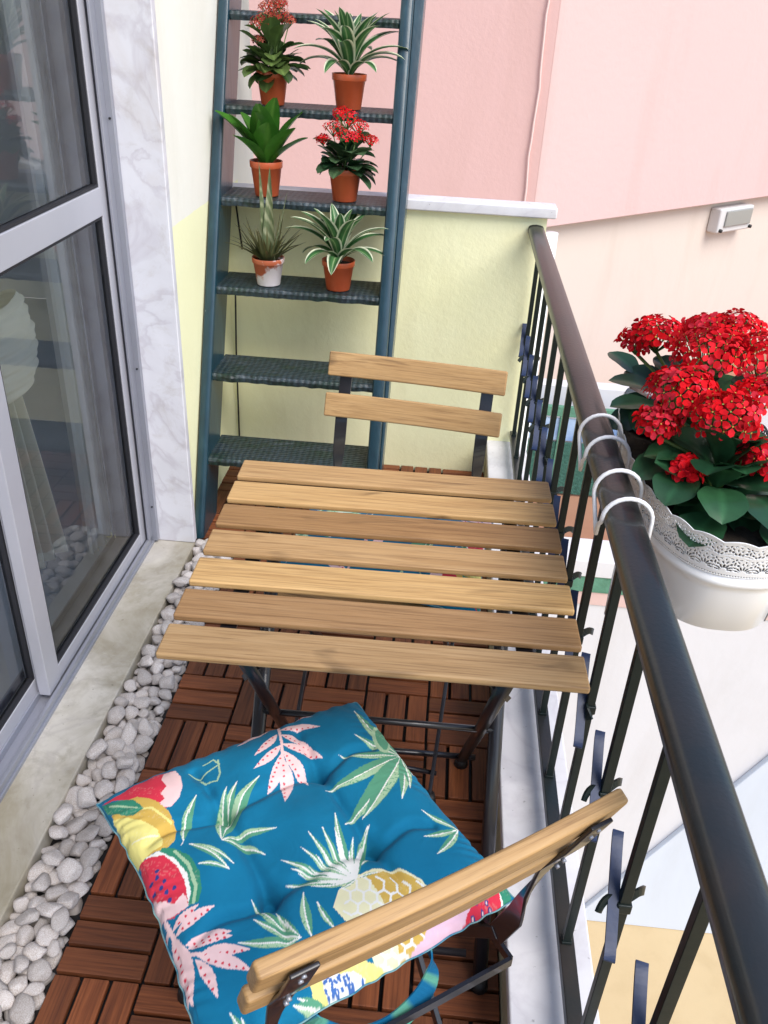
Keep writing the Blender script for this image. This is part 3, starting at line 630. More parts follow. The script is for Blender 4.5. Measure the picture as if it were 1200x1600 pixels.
# ================= CUSHIONS =================
CSH=[["P",[[-0.495,0.473],[-0.46,0.455],[-0.389,0.463],[-0.296,0.463],[-0.259,0.442],[-0.256,0.389],[-0.268,0.333],[-0.295,0.293],[-0.327,0.273],[-0.353,0.275],[-0.38,0.318],[-0.442,0.416]],"red"],
["P",[[-0.288,0.453],[-0.255,0.439],[-0.254,0.384],[-0.268,0.333],[-0.295,0.293],[-0.333,0.27],[-0.354,0.282],[-0.358,0.305],[-0.338,0.311],[-0.339,0.342],[-0.312,0.362],[-0.31,0.412]],"pink"],
["P",[[-0.49,0.388],[-0.463,0.407],[-0.403,0.388],[-0.365,0.323],[-0.345,0.262],[-0.349,0.183],[-0.372,0.137],[-0.407,0.12],[-0.451,0.136],[-0.495,0.144],[-0.506,0.203],[-0.5,0.279]],"gold"],
["P",[[-0.494,0.368],[-0.463,0.33],[-0.426,0.267],[-0.402,0.211],[-0.401,0.165],[-0.414,0.139],[-0.452,0.143],[-0.492,0.136],[-0.509,0.157],[-0.505,0.251]],"yellow"],
["S",[-0.463,0.363],[-0.386,0.302],0.006,"yellow"],
["S",[-0.386,0.302],[-0.356,0.215],0.006,"yellow"],
["S",[-0.482,0.222],[-0.409,0.194],0.004,"cream"],
["L",[-0.495,0.442],[-0.412,0.32],0.5,"dgreen","green"],
["P",[[-0.495,0.47],[-0.468,0.434],[-0.417,0.385],[-0.406,0.32],[-0.444,0.316],[-0.474,0.361],[-0.496,0.413]],"dgreen"],
["S",[-0.48,0.429],[-0.422,0.337],0.004,"lgreen"],
["P",[[-0.416,0.133],[-0.385,0.108],[-0.357,0.052],[-0.351,-0.021],[-0.366,-0.077],[-0.388,-0.106],[-0.416,-0.096],[-0.434,0.117]],"dgreen"],
["S",[-0.388,0.095],[-0.371,0.021],0.008,"lgreen"],
["S",[-0.371,0.021],[-0.378,-0.059],0.008,"lgreen"],
["S",[-0.378,-0.059],[-0.401,-0.098],0.008,"lgreen"],
["P",[[-0.464,0.139],[-0.428,0.126],[-0.399,0.073],[-0.385,-0.006],[-0.397,-0.067],[-0.418,-0.095],[-0.467,-0.071],[-0.492,0.136]],"white"],
["P",[[-0.495,0.144],[-0.46,0.132],[-0.421,0.102],[-0.402,0.044],[-0.4,-0.017],[-0.411,-0.073],[-0.418,-0.098],[-0.466,-0.099],[-0.501,-0.069],[-0.503,-0.009],[-0.503,0.077]],"red"],
["P",[[-0.505,0.023],[-0.481,-0.022],[-0.45,-0.061],[-0.418,-0.053],[-0.414,-0.077],[-0.418,-0.098],[-0.461,-0.096],[-0.501,-0.069],[-0.505,-0.036]],"pink"],
["D",[-0.465,0.053],0.009,"navy"],
["D",[-0.451,0.025],0.009,"navy"],
["D",[-0.485,0.052],0.009,"navy"],
["D",[-0.466,0.014],0.009,"navy"],
["D",[-0.457,-0.011],0.009,"navy"],
["D",[-0.49,0.021],0.009,"navy"],
["D",[-0.457,-0.041],0.009,"navy"],
["D",[-0.458,0.071],0.009,"navy"],
["D",[-0.433,-0.018],0.009,"navy"],
["S",[0.158,0.526],[0.109,0.361],0.008,"pink"],
["S",[0.109,0.361],[0.068,0.252],0.008,"pink"],
["S",[0.068,0.252],[0.018,0.137],0.008,"pink"],
["L",[0.154,0.529],[0.28,0.459],0.3,"pink",None],
["D",[0.179,0.515],0.0052,"red"],
["D",[0.198,0.505],0.0052,"red"],
["D",[0.217,0.494],0.0052,"red"],
["D",[0.236,0.483],0.0052,"red"],
["D",[0.255,0.473],0.0052,"red"],
["L",[0.132,0.445],[0.272,0.366],0.3,"pink",None],
["D",[0.156,0.431],0.0052,"red"],
["D",[0.174,0.421],0.0052,"red"],
["D",[0.193,0.411],0.0052,"red"],
["D",[0.211,0.4],0.0052,"red"],
["D",[0.23,0.39],0.0052,"red"],
["D",[0.248,0.38],0.0052,"red"],
["L",[0.152,0.531],[-0.029,0.444],0.3,"pink",None],
["D",[0.127,0.519],0.0052,"red"],
["D",[0.109,0.51],0.0052,"red"],
["D",[0.09,0.501],0.0052,"red"],
["D",[0.071,0.492],0.0052,"red"],
["D",[0.052,0.483],0.0052,"red"],
["D",[0.033,0.474],0.0052,"red"],
["D",[0.014,0.465],0.0052,"red"],
["D",[-0.004,0.456],0.0052,"red"],
["L",[0.124,0.406],[0.195,0.264],0.3,"pink",None],
["D",[0.136,0.382],0.0052,"red"],
["D",[0.145,0.363],0.0052,"red"],
["D",[0.155,0.344],0.0052,"red"],
["D",[0.164,0.326],0.0052,"red"],
["D",[0.174,0.307],0.0052,"red"],
["D",[0.183,0.288],0.0052,"red"],
["L",[0.114,0.414],[-0.007,0.338],0.3,"pink",None],
["D",[0.09,0.399],0.0052,"red"],
["D",[0.072,0.388],0.0052,"red"],
["D",[0.054,0.376],0.0052,"red"],
["D",[0.035,0.364],0.0052,"red"],
["D",[0.017,0.353],0.0052,"red"],
["L",[0.104,0.348],[0.21,0.211],0.3,"pink",None],
["D",[0.122,0.325],0.0052,"red"],
["D",[0.136,0.307],0.0052,"red"],
["D",[0.15,0.289],0.0052,"red"],
["D",[0.164,0.27],0.0052,"red"],
["D",[0.178,0.252],0.0052,"red"],
["D",[0.192,0.234],0.0052,"red"],
["L",[0.099,0.342],[-0.034,0.282],0.3,"pink",None],
["D",[0.073,0.33],0.0052,"red"],
["D",[0.053,0.321],0.0052,"red"],
["D",[0.033,0.312],0.0052,"red"],
["D",[0.012,0.303],0.0052,"red"],
["D",[-0.008,0.294],0.0052,"red"],
["L",[0.094,0.311],[0.106,0.125],0.3,"pink",None],
["D",[0.096,0.283],0.0052,"red"],
["D",[0.097,0.261],0.0052,"red"],
["D",[0.099,0.24],0.0052,"red"],
["D",[0.1,0.218],0.0052,"red"],
["D",[0.101,0.196],0.0052,"red"],
["D",[0.103,0.175],0.0052,"red"],
["D",[0.104,0.153],0.0052,"red"],
["L",[0.088,0.303],[-0.031,0.171],0.3,"pink",None],
["D",[0.07,0.283],0.0052,"red"],
["D",[0.056,0.268],0.0052,"red"],
["D",[0.042,0.252],0.0052,"red"],
["D",[0.028,0.237],0.0052,"red"],
["D",[0.015,0.222],0.0052,"red"],
["D",[0.001,0.206],0.0052,"red"],
["D",[-0.013,0.191],0.0052,"red"],
["L",[0.079,0.277],[-0.002,0.086],0.3,"pink",None],
["D",[0.068,0.251],0.0052,"red"],
["D",[0.06,0.231],0.0052,"red"],
["D",[0.051,0.211],0.0052,"red"],
["D",[0.043,0.191],0.0052,"red"],
["D",[0.034,0.172],0.0052,"red"],
["D",[0.026,0.152],0.0052,"red"],
["D",[0.017,0.132],0.0052,"red"],
["D",[0.009,0.112],0.0052,"red"],
["S",[-0.489,-0.083],[-0.482,-0.156],0.008,"pink"],
["S",[-0.482,-0.156],[-0.462,-0.225],0.008,"pink"],
["S",[-0.462,-0.225],[-0.434,-0.244],0.008,"pink"],
["L",[-0.48,-0.149],[-0.347,-0.14],0.3,"pink",None],
["D",[-0.454,-0.147],0.0052,"red"],
["D",[-0.434,-0.146],0.0052,"red"],
["D",[-0.413,-0.145],0.0052,"red"],
["D",[-0.393,-0.143],0.0052,"red"],
["D",[-0.373,-0.142],0.0052,"red"],
["L",[-0.484,-0.128],[-0.387,-0.113],0.3,"pink",None],
["D",[-0.457,-0.124],0.0052,"red"],
["D",[-0.435,-0.12],0.0052,"red"],
["D",[-0.414,-0.117],0.0052,"red"],
["L",[-0.461,-0.206],[-0.332,-0.244],0.3,"pink",None],
["D",[-0.436,-0.213],0.0052,"red"],
["D",[-0.416,-0.219],0.0052,"red"],
["D",[-0.397,-0.225],0.0052,"red"],
["D",[-0.377,-0.231],0.0052,"red"],
["D",[-0.357,-0.237],0.0052,"red"],
["L",[-0.445,-0.245],[-0.303,-0.307],0.3,"pink",None],
["D",[-0.421,-0.256],0.0052,"red"],
["D",[-0.402,-0.264],0.0052,"red"],
["D",[-0.383,-0.272],0.0052,"red"],
["D",[-0.365,-0.28],0.0052,"red"],
["D",[-0.346,-0.288],0.0052,"red"],
["D",[-0.327,-0.296],0.0052,"red"],
["L",[-0.438,-0.253],[-0.321,-0.364],0.3,"pink",None],
["D",[-0.418,-0.272],0.0052,"red"],
["D",[-0.403,-0.287],0.0052,"red"],
["D",[-0.387,-0.301],0.0052,"red"],
["D",[-0.372,-0.316],0.0052,"red"],
["D",[-0.356,-0.33],0.0052,"red"],
["D",[-0.341,-0.345],0.0052,"red"],
["L",[-0.45,-0.248],[-0.425,-0.376],0.3,"pink",None],
["D",[-0.444,-0.278],0.0052,"red"],
["D",[-0.44,-0.301],0.0052,"red"],
["D",[-0.435,-0.323],0.0052,"red"],
["D",[-0.431,-0.346],0.0052,"red"],
["L",[-0.463,-0.231],[-0.503,-0.333],0.3,"pink",None],
["D",[-0.474,-0.26],0.0052,"red"],
["D",[-0.483,-0.282],0.0052,"red"],
["D",[-0.492,-0.304],0.0052,"red"],
["L",[-0.489,-0.148],[-0.491,-0.343],0.3,"pink",None],
["D",[-0.489,-0.177],0.0052,"red"],
["D",[-0.49,-0.2],0.0052,"red"],
["D",[-0.49,-0.223],0.0052,"red"],
["D",[-0.49,-0.245],0.0052,"red"],
["D",[-0.49,-0.268],0.0052,"red"],
["D",[-0.49,-0.291],0.0052,"red"],
["D",[-0.491,-0.314],0.0052,"red"],
["L",[-0.486,-0.109],[-0.528,-0.149],0.3,"pink",None],
["D",[-0.501,-0.123],0.0052,"red"],
["D",[-0.513,-0.135],0.0052,"red"],
["L",[-0.463,-0.195],[-0.329,-0.231],0.3,"pink",None],
["D",[-0.437,-0.202],0.0052,"red"],
["D",[-0.416,-0.208],0.0052,"red"],
["D",[-0.396,-0.213],0.0052,"red"],
["D",[-0.376,-0.218],0.0052,"red"],
["D",[-0.355,-0.224],0.0052,"red"],
["L",[0.491,0.112],[0.438,0.403],0.28,"green","lgreen"],
["L",[0.491,0.112],[0.367,0.262],0.28,"green","lgreen"],
["L",[0.491,0.112],[0.265,0.194],0.28,"green","lgreen"],
["L",[0.491,0.112],[0.144,0.07],0.28,"green","lgreen"],
["L",[0.491,0.112],[0.131,-0.085],0.28,"green","lgreen"],
["L",[0.491,0.112],[0.198,-0.087],0.28,"green","lgreen"],
["L",[0.491,0.112],[0.357,-0.09],0.28,"green","lgreen"],
["L",[0.491,0.112],[0.417,-0.056],0.28,"green","lgreen"],
["L",[0.491,0.112],[0.485,0.01],0.28,"green","lgreen"],
["P",[[0.522,0.253],[0.515,0.234],[0.497,0.2],[0.477,0.167],[0.465,0.152],[0.451,0.141],[0.437,0.136],[0.429,0.139],[0.422,0.147],[0.418,0.16],[0.417,0.176],[0.42,0.194],[0.425,0.215],[0.433,0.235],[0.444,0.254],[0.457,0.268],[0.47,0.282],[0.486,0.29],[0.509,0.314],[0.517,0.303],[0.521,0.289],[0.521,0.271]],"lgreen"],
["P",[[0.511,0.252],[0.498,0.22],[0.486,0.193],[0.473,0.176],[0.463,0.163],[0.454,0.154],[0.449,0.152],[0.439,0.153],[0.438,0.16],[0.436,0.171],[0.435,0.183],[0.436,0.198],[0.441,0.214],[0.447,0.231],[0.453,0.244],[0.463,0.258],[0.472,0.266],[0.483,0.272],[0.494,0.278],[0.509,0.291],[0.512,0.28],[0.514,0.264]],"green"],
["L",[0.479,-0.247],[0.399,-0.145],0.28,"green","lgreen"],
["L",[0.479,-0.247],[0.335,-0.234],0.28,"green","lgreen"],
["L",[0.479,-0.247],[0.332,-0.31],0.28,"green","lgreen"],
["L",[-0.246,0.055],[-0.103,0.259],0.28,"green","lgreen"],
["L",[-0.246,0.055],[-0.025,0.246],0.28,"green","lgreen"],
["L",[-0.246,0.055],[-0.07,0.002],0.28,"green","lgreen"],
["L",[-0.246,0.055],[-0.141,-0.06],0.28,"green","lgreen"],
["L",[-0.246,0.055],[-0.142,0.258],0.28,"green","lgreen"],
["L",[-0.351,0.119],[-0.24,0.279],0.28,"green","lgreen"],
["L",[-0.351,0.119],[-0.284,0.238],0.28,"green","lgreen"],
["L",[-0.351,0.119],[-0.369,0.103],0.28,"green","lgreen"],
["L",[-0.341,0.099],[-0.244,-0.052],0.2,"green","lgreen"],
["L",[-0.341,0.099],[-0.266,-0.064],0.2,"green","lgreen"],
["L",[-0.346,0.003],[-0.265,-0.062],0.28,"green","lgreen"],
["S",[-0.221,0.396],[-0.199,0.352],0.004,"lgreen"],
["S",[-0.199,0.352],[-0.153,0.371],0.004,"lgreen"],
["S",[-0.153,0.371],[-0.12,0.382],0.004,"lgreen"],
["S",[-0.12,0.382],[-0.126,0.421],0.004,"lgreen"],
["S",[-0.126,0.421],[-0.166,0.408],0.004,"lgreen"],
["S",[-0.202,0.344],[-0.194,0.318],0.004,"lgreen"],
["S",[-0.194,0.318],[-0.159,0.302],0.004,"lgreen"],
["S",[-0.159,0.302],[-0.136,0.334],0.004,"lgreen"],
["S",[-0.136,0.334],[-0.114,0.408],0.004,"lgreen"],
["L",[-0.165,-0.346],[-0.331,-0.268],0.28,"green","lgreen"],
["L",[-0.165,-0.346],[-0.244,-0.159],0.28,"green","lgreen"],
["L",[-0.165,-0.346],[-0.195,-0.232],0.28,"green","lgreen"],
["L",[-0.165,-0.346],[-0.184,-0.272],0.28,"green","lgreen"],
["L",[-0.165,-0.346],[-0.265,-0.224],0.28,"green","lgreen"],
["L",[-0.138,-0.356],[-0.101,-0.232],0.4,"green","lgreen"],
["L",[-0.069,-0.366],[-0.079,-0.273],0.35,"green","lgreen"],
["L",[0.103,-0.227],[0.18,-0.207],0.28,"green","lgreen"],
["L",[0.103,-0.227],[0.207,-0.111],0.28,"green","lgreen"],
["P",[[-0.001,-0.274],[0.045,-0.252],[0.127,-0.26],[0.198,-0.299],[0.235,-0.357],[0.246,-0.419],[0.222,-0.481],[0.191,-0.521],[0.125,-0.551],[0.051,-0.561],[0.01,-0.552],[-0.001,-0.511],[-0.007,-0.45],[-0.027,-0.371],[-0.04,-0.312]],"cream"],
["P",[[0.097,-0.259],[0.198,-0.299],[0.235,-0.357],[0.246,-0.419],[0.222,-0.481],[0.191,-0.521],[0.125,-0.551],[0.051,-0.561],[0.072,-0.482],[0.093,-0.404],[0.1,-0.325]],"gold"],
["S",[-0.001,-0.274],[0.045,-0.252],0.005,"cream"],
["S",[0.045,-0.252],[0.127,-0.26],0.005,"cream"],
["S",[0.127,-0.26],[0.198,-0.299],0.005,"cream"],
["S",[0.198,-0.299],[0.235,-0.357],0.005,"cream"],
["S",[0.235,-0.357],[0.246,-0.419],0.005,"cream"],
["S",[0.246,-0.419],[0.222,-0.481],0.005,"cream"],
["S",[0.222,-0.481],[0.191,-0.521],0.005,"cream"],
["S",[0.191,-0.521],[0.125,-0.551],0.005,"cream"],
["S",[0.125,-0.551],[0.051,-0.561],0.005,"cream"],
["S",[0.051,-0.561],[0.01,-0.552],0.005,"cream"],
["S",[0.01,-0.552],[-0.001,-0.511],0.005,"cream"],
["S",[-0.001,-0.511],[-0.007,-0.45],0.005,"cream"],
["S",[-0.007,-0.45],[-0.027,-0.371],0.005,"cream"],
["S",[-0.027,-0.371],[-0.04,-0.312],0.005,"cream"],
["S",[-0.04,-0.312],[-0.001,-0.274],0.005,"cream"],
["S",[0.065,-0.266],[0.049,-0.291],0.0045,"white"],
["S",[0.049,-0.291],[0.027,-0.29],0.0045,"white"],
["S",[0.134,-0.31],[0.118,-0.334],0.0045,"white"],
["S",[0.118,-0.334],[0.093,-0.334],0.0045,"white"],
["S",[0.122,-0.286],[0.134,-0.31],0.0045,"white"],
["S",[0.099,-0.287],[0.082,-0.312],0.0045,"white"],
["S",[0.082,-0.312],[0.061,-0.311],0.0045,"white"],
["S",[0.088,-0.265],[0.099,-0.287],0.0045,"white"],
["S",[0.061,-0.311],[0.046,-0.334],0.0045,"white"],
["S",[0.046,-0.334],[0.025,-0.337],0.0045,"white"],
["S",[0.049,-0.291],[0.061,-0.311],0.0045,"white"],
["S",[0.027,-0.29],[0.014,-0.314],0.0045,"white"],
["S",[0.014,-0.314],[-0.009,-0.316],0.0045,"white"],
["S",[0.015,-0.27],[0.027,-0.29],0.0045,"white"],
["S",[0.199,-0.355],[0.184,-0.377],0.0045,"white"],
["S",[0.184,-0.377],[0.162,-0.376],0.0045,"white"],
["S",[0.189,-0.332],[0.199,-0.355],0.0045,"white"],
["S",[0.166,-0.333],[0.151,-0.356],0.0045,"white"],
["S",[0.151,-0.356],[0.129,-0.355],0.0045,"white"],
["S",[0.158,-0.309],[0.166,-0.333],0.0045,"white"],
["S",[0.129,-0.355],[0.113,-0.376],0.0045,"white"],
["S",[0.113,-0.376],[0.091,-0.375],0.0045,"white"],
["S",[0.118,-0.334],[0.129,-0.355],0.0045,"white"],
["S",[0.093,-0.334],[0.08,-0.355],0.0045,"white"],
["S",[0.08,-0.355],[0.057,-0.356],0.0045,"white"],
["S",[0.082,-0.312],[0.093,-0.334],0.0045,"white"],
["S",[0.057,-0.356],[0.044,-0.377],0.0045,"white"],
["S",[0.044,-0.377],[0.022,-0.376],0.0045,"white"],
["S",[0.046,-0.334],[0.057,-0.356],0.0045,"white"],
["S",[0.025,-0.337],[0.012,-0.357],0.0045,"white"],
["S",[0.012,-0.357],[-0.009,-0.357],0.0045,"white"],
["S",[0.014,-0.314],[0.025,-0.337],0.0045,"white"],
["S",[-0.022,-0.337],[-0.009,-0.357],0.0045,"white"],
["S",[0.233,-0.378],[0.218,-0.397],0.0045,"white"],
["S",[0.218,-0.397],[0.195,-0.398],0.0045,"white"],
["S",[0.224,-0.355],[0.233,-0.378],0.0045,"white"],
["S",[0.195,-0.398],[0.179,-0.417],0.0045,"white"],
["S",[0.179,-0.417],[0.158,-0.416],0.0045,"white"],
["S",[0.184,-0.377],[0.195,-0.398],0.0045,"white"],
["S",[0.162,-0.376],[0.145,-0.397],0.0045,"white"],
["S",[0.145,-0.397],[0.124,-0.397],0.0045,"white"],
["S",[0.151,-0.356],[0.162,-0.376],0.0045,"white"],
["S",[0.124,-0.397],[0.111,-0.417],0.0045,"white"],
["S",[0.111,-0.417],[0.09,-0.416],0.0045,"white"],
["S",[0.113,-0.376],[0.124,-0.397],0.0045,"white"],
["S",[0.091,-0.375],[0.078,-0.396],0.0045,"white"],
["S",[0.078,-0.396],[0.055,-0.397],0.0045,"white"],
["S",[0.08,-0.355],[0.091,-0.375],0.0045,"white"],
["S",[0.055,-0.397],[0.044,-0.416],0.0045,"white"],
["S",[0.044,-0.416],[0.023,-0.415],0.0045,"white"],
["S",[0.044,-0.377],[0.055,-0.397],0.0045,"white"],
["S",[0.022,-0.376],[0.011,-0.395],0.0045,"white"],
["S",[0.011,-0.395],[-0.008,-0.396],0.0045,"white"],
["S",[0.012,-0.357],[0.022,-0.376],0.0045,"white"],
["S",[-0.022,-0.378],[-0.008,-0.396],0.0045,"white"],
["S",[0.229,-0.418],[0.215,-0.438],0.0045,"white"],
["S",[0.215,-0.438],[0.192,-0.436],0.0045,"white"],
["S",[0.218,-0.397],[0.229,-0.418],0.0045,"white"],
["S",[0.192,-0.436],[0.18,-0.454],0.0045,"white"],
["S",[0.18,-0.454],[0.159,-0.453],0.0045,"white"],
["S",[0.179,-0.417],[0.192,-0.436],0.0045,"white"],
["S",[0.158,-0.416],[0.146,-0.435],0.0045,"white"],
["S",[0.146,-0.435],[0.124,-0.436],0.0045,"white"],
["S",[0.145,-0.397],[0.158,-0.416],0.0045,"white"],
["S",[0.124,-0.436],[0.11,-0.453],0.0045,"white"],
["S",[0.11,-0.453],[0.089,-0.452],0.0045,"white"],
["S",[0.111,-0.417],[0.124,-0.436],0.0045,"white"],
["S",[0.09,-0.416],[0.078,-0.435],0.0045,"white"],
["S",[0.078,-0.435],[0.057,-0.435],0.0045,"white"],
["S",[0.078,-0.396],[0.09,-0.416],0.0045,"white"],
["S",[0.057,-0.435],[0.045,-0.45],0.0045,"white"],
["S",[0.045,-0.45],[0.026,-0.451],0.0045,"white"],
["S",[0.044,-0.416],[0.057,-0.435],0.0045,"white"],
["S",[0.023,-0.415],[0.013,-0.432],0.0045,"white"],
["S",[0.013,-0.432],[-0.008,-0.432],0.0045,"white"],
["S",[0.011,-0.395],[0.023,-0.415],0.0045,"white"],
["S",[0.227,-0.454],[0.215,-0.472],0.0045,"white"],
["S",[0.215,-0.472],[0.194,-0.471],0.0045,"white"],
["S",[0.215,-0.438],[0.227,-0.454],0.0045,"white"],
["S",[0.194,-0.471],[0.181,-0.486],0.0045,"white"],
["S",[0.181,-0.486],[0.161,-0.485],0.0045,"white"],
["S",[0.18,-0.454],[0.194,-0.471],0.0045,"white"],
["S",[0.159,-0.453],[0.145,-0.47],0.0045,"white"],
["S",[0.145,-0.47],[0.124,-0.47],0.0045,"white"],
["S",[0.146,-0.435],[0.159,-0.453],0.0045,"white"],
["S",[0.124,-0.47],[0.116,-0.484],0.0045,"white"],
["S",[0.116,-0.484],[0.095,-0.484],0.0045,"white"],
["S",[0.11,-0.453],[0.124,-0.47],0.0045,"white"],
["S",[0.089,-0.452],[0.081,-0.467],0.0045,"white"],
["S",[0.081,-0.467],[0.058,-0.468],0.0045,"white"],
["S",[0.078,-0.435],[0.089,-0.452],0.0045,"white"],
["S",[0.058,-0.468],[0.05,-0.483],0.0045,"white"],
["S",[0.05,-0.483],[0.031,-0.481],0.0045,"white"],
["S",[0.045,-0.45],[0.058,-0.468],0.0045,"white"],
["S",[0.026,-0.451],[0.014,-0.466],0.0045,"white"],
["S",[0.014,-0.466],[-0.004,-0.467],0.0045,"white"],
["S",[0.013,-0.432],[0.026,-0.451],0.0045,"white"],
["S",[0.2,-0.498],[0.193,-0.51],0.0045,"white"],
["S",[0.193,-0.51],[0.172,-0.51],0.0045,"white"],
["S",[0.181,-0.486],[0.2,-0.498],0.0045,"white"],
["S",[0.161,-0.485],[0.155,-0.496],0.0045,"white"],
["S",[0.155,-0.496],[0.131,-0.496],0.0045,"white"],
["S",[0.145,-0.47],[0.161,-0.485],0.0045,"white"],
["S",[0.131,-0.496],[0.125,-0.507],0.0045,"white"],
["S",[0.125,-0.507],[0.105,-0.506],0.0045,"white"],
["S",[0.116,-0.484],[0.131,-0.496],0.0045,"white"],
["S",[0.095,-0.484],[0.086,-0.495],0.0045,"white"],
["S",[0.086,-0.495],[0.065,-0.495],0.0045,"white"],
["S",[0.081,-0.467],[0.095,-0.484],0.0045,"white"],
["S",[0.065,-0.495],[0.061,-0.504],0.0045,"white"],
["S",[0.061,-0.504],[0.041,-0.503],0.0045,"white"],
["S",[0.05,-0.483],[0.065,-0.495],0.0045,"white"],
["S",[0.031,-0.481],[0.022,-0.496],0.0045,"white"],
["S",[0.022,-0.496],[0.003,-0.493],0.0045,"white"],
["S",[0.014,-0.466],[0.031,-0.481],0.0045,"white"],
["S",[0.172,-0.51],[0.156,-0.53],0.0045,"white"],
["S",[0.156,-0.53],[0.136,-0.53],0.0045,"white"],
["S",[0.155,-0.496],[0.172,-0.51],0.0045,"white"],
["S",[0.136,-0.53],[0.121,-0.549],0.0045,"white"],
["S",[0.121,-0.549],[0.101,-0.548],0.0045,"white"],
["S",[0.125,-0.507],[0.136,-0.53],0.0045,"white"],
["S",[0.105,-0.506],[0.092,-0.527],0.0045,"white"],
["S",[0.092,-0.527],[0.072,-0.526],0.0045,"white"],
["S",[0.086,-0.495],[0.105,-0.506],0.0045,"white"],
["S",[0.072,-0.526],[0.057,-0.545],0.0045,"white"],
["S",[0.057,-0.545],[0.038,-0.543],0.0045,"white"],
["S",[0.061,-0.504],[0.072,-0.526],0.0045,"white"],
["S",[0.041,-0.503],[0.028,-0.524],0.0045,"white"],
["S",[0.028,-0.524],[0.008,-0.523],0.0045,"white"],
["S",[0.022,-0.496],[0.041,-0.503],0.0045,"white"],
["S",[0.092,-0.527],[0.101,-0.548],0.0045,"white"],
["S",[0.028,-0.524],[0.038,-0.543],0.0045,"white"],
["L",[0.071,-0.259],[0.128,-0.029],0.2,"green","lgreen"],
["L",[0.071,-0.259],[0.213,-0.112],0.2,"green","lgreen"],
["L",[0.071,-0.259],[0.006,-0.065],0.2,"green","lgreen"],
["L",[0.071,-0.259],[-0.11,-0.101],0.2,"green","lgreen"],
["L",[0.071,-0.259],[-0.135,-0.173],0.2,"green","lgreen"],
["L",[0.071,-0.259],[-0.039,-0.097],0.2,"green","lgreen"],
["L",[0.071,-0.259],[0.056,-0.063],0.2,"green","lgreen"],
["L",[0.071,-0.259],[-0.073,-0.224],0.2,"green","lgreen"],
["L",[0.071,-0.259],[-0.086,-0.165],0.2,"green","lgreen"],
["L",[0.071,-0.259],[-0.008,-0.138],0.2,"green","lgreen"],
["L",[0.071,-0.259],[-0.002,-0.267],0.2,"green","lgreen"],
["L",[0.071,-0.259],[0.142,-0.123],0.2,"green","lgreen"],
["L",[0.071,-0.259],[0.143,-0.28],0.2,"green","lgreen"],
["L",[0.071,-0.259],[-0.1,-0.141],0.2,"green","lgreen"],
["L",[0.071,-0.259],[0.095,-0.082],0.14,"white",None],
["L",[0.071,-0.259],[0.015,-0.122],0.14,"white",None],
["L",[0.071,-0.259],[-0.045,-0.161],0.14,"white",None],
["L",[0.071,-0.259],[0.108,-0.153],0.14,"white",None],
["L",[0.071,-0.259],[0.162,-0.146],0.14,"white",None],
["L",[0.071,-0.259],[-0.049,-0.214],0.14,"white",None],
["P",[[0.149,-0.489],[0.116,-0.5],[0.144,-0.515],[0.183,-0.515],[0.236,-0.526],[0.301,-0.531],[0.384,-0.531],[0.445,-0.513],[0.489,-0.487],[0.459,-0.46],[0.39,-0.453]],"red"],
["P",[[0.039,-0.514],[0.082,-0.504],[0.135,-0.502],[0.177,-0.516],[0.142,-0.537],[0.085,-0.536],[0.045,-0.53]],"red"],
["P",[[0.199,-0.457],[0.267,-0.435],[0.367,-0.443],[0.339,-0.475],[0.298,-0.498],[0.237,-0.505],[0.175,-0.502],[0.139,-0.505],[0.098,-0.499],[0.157,-0.486]],"lilac"],
["P",[[0.444,-0.456],[0.454,-0.473],[0.441,-0.498],[0.408,-0.517],[0.445,-0.513],[0.489,-0.487],[0.489,-0.463]],"white"],
["P",[[0.454,-0.462],[0.509,-0.46],[0.489,-0.497],[0.445,-0.513],[0.453,-0.488]],"dgreen"],
["D",[0.355,-0.475],0.009,"navy"],
["D",[0.355,-0.475],0.004,"pink"],
["D",[0.366,-0.498],0.009,"navy"],
["D",[0.366,-0.498],0.004,"pink"],
["D",[0.328,-0.499],0.009,"navy"],
["D",[0.328,-0.499],0.004,"pink"],
["D",[0.356,-0.511],0.009,"navy"],
["D",[0.356,-0.511],0.004,"pink"],
["D",[0.299,-0.517],0.009,"navy"],
["D",[0.299,-0.517],0.004,"pink"],
["D",[0.265,-0.521],0.009,"navy"],
["D",[0.265,-0.521],0.004,"pink"],
["D",[0.391,-0.484],0.009,"navy"],
["D",[0.391,-0.484],0.004,"pink"],
["D",[0.233,-0.523],0.009,"navy"],
["D",[0.233,-0.523],0.004,"pink"],
["D",[0.204,-0.516],0.009,"navy"],
["D",[0.204,-0.516],0.004,"pink"],
["D",[0.395,-0.5],0.009,"navy"],
["D",[0.395,-0.5],0.004,"pink"],
["D",[0.101,-0.515],0.009,"navy"],
["D",[0.101,-0.515],0.004,"pink"],
["D",[0.075,-0.517],0.009,"navy"],
["D",[0.075,-0.517],0.004,"pink"],
["P",[[-0.189,-0.443],[-0.156,-0.439],[-0.105,-0.452],[-0.039,-0.46],[-0.007,-0.486],[0.039,-0.514],[0.019,-0.529],[-0.028,-0.506],[-0.068,-0.513],[-0.11,-0.524],[-0.156,-0.527],[-0.211,-0.53],[-0.195,-0.488]],"yellow"],
["P",[[-0.158,-0.455],[-0.119,-0.459],[-0.067,-0.478],[-0.041,-0.497],[-0.068,-0.513],[-0.117,-0.519],[-0.153,-0.523],[-0.16,-0.492]],"white"],
["D",[-0.111,-0.506],0.0055,"blue"],
["D",[-0.138,-0.49],0.0055,"blue"],
["D",[-0.148,-0.466],0.0055,"blue"],
["D",[-0.091,-0.491],0.0055,"blue"],
["D",[-0.094,-0.503],0.0055,"blue"],
["D",[-0.139,-0.483],0.0055,"blue"],
["D",[-0.142,-0.496],0.0055,"blue"],
["D",[-0.111,-0.477],0.0055,"blue"],
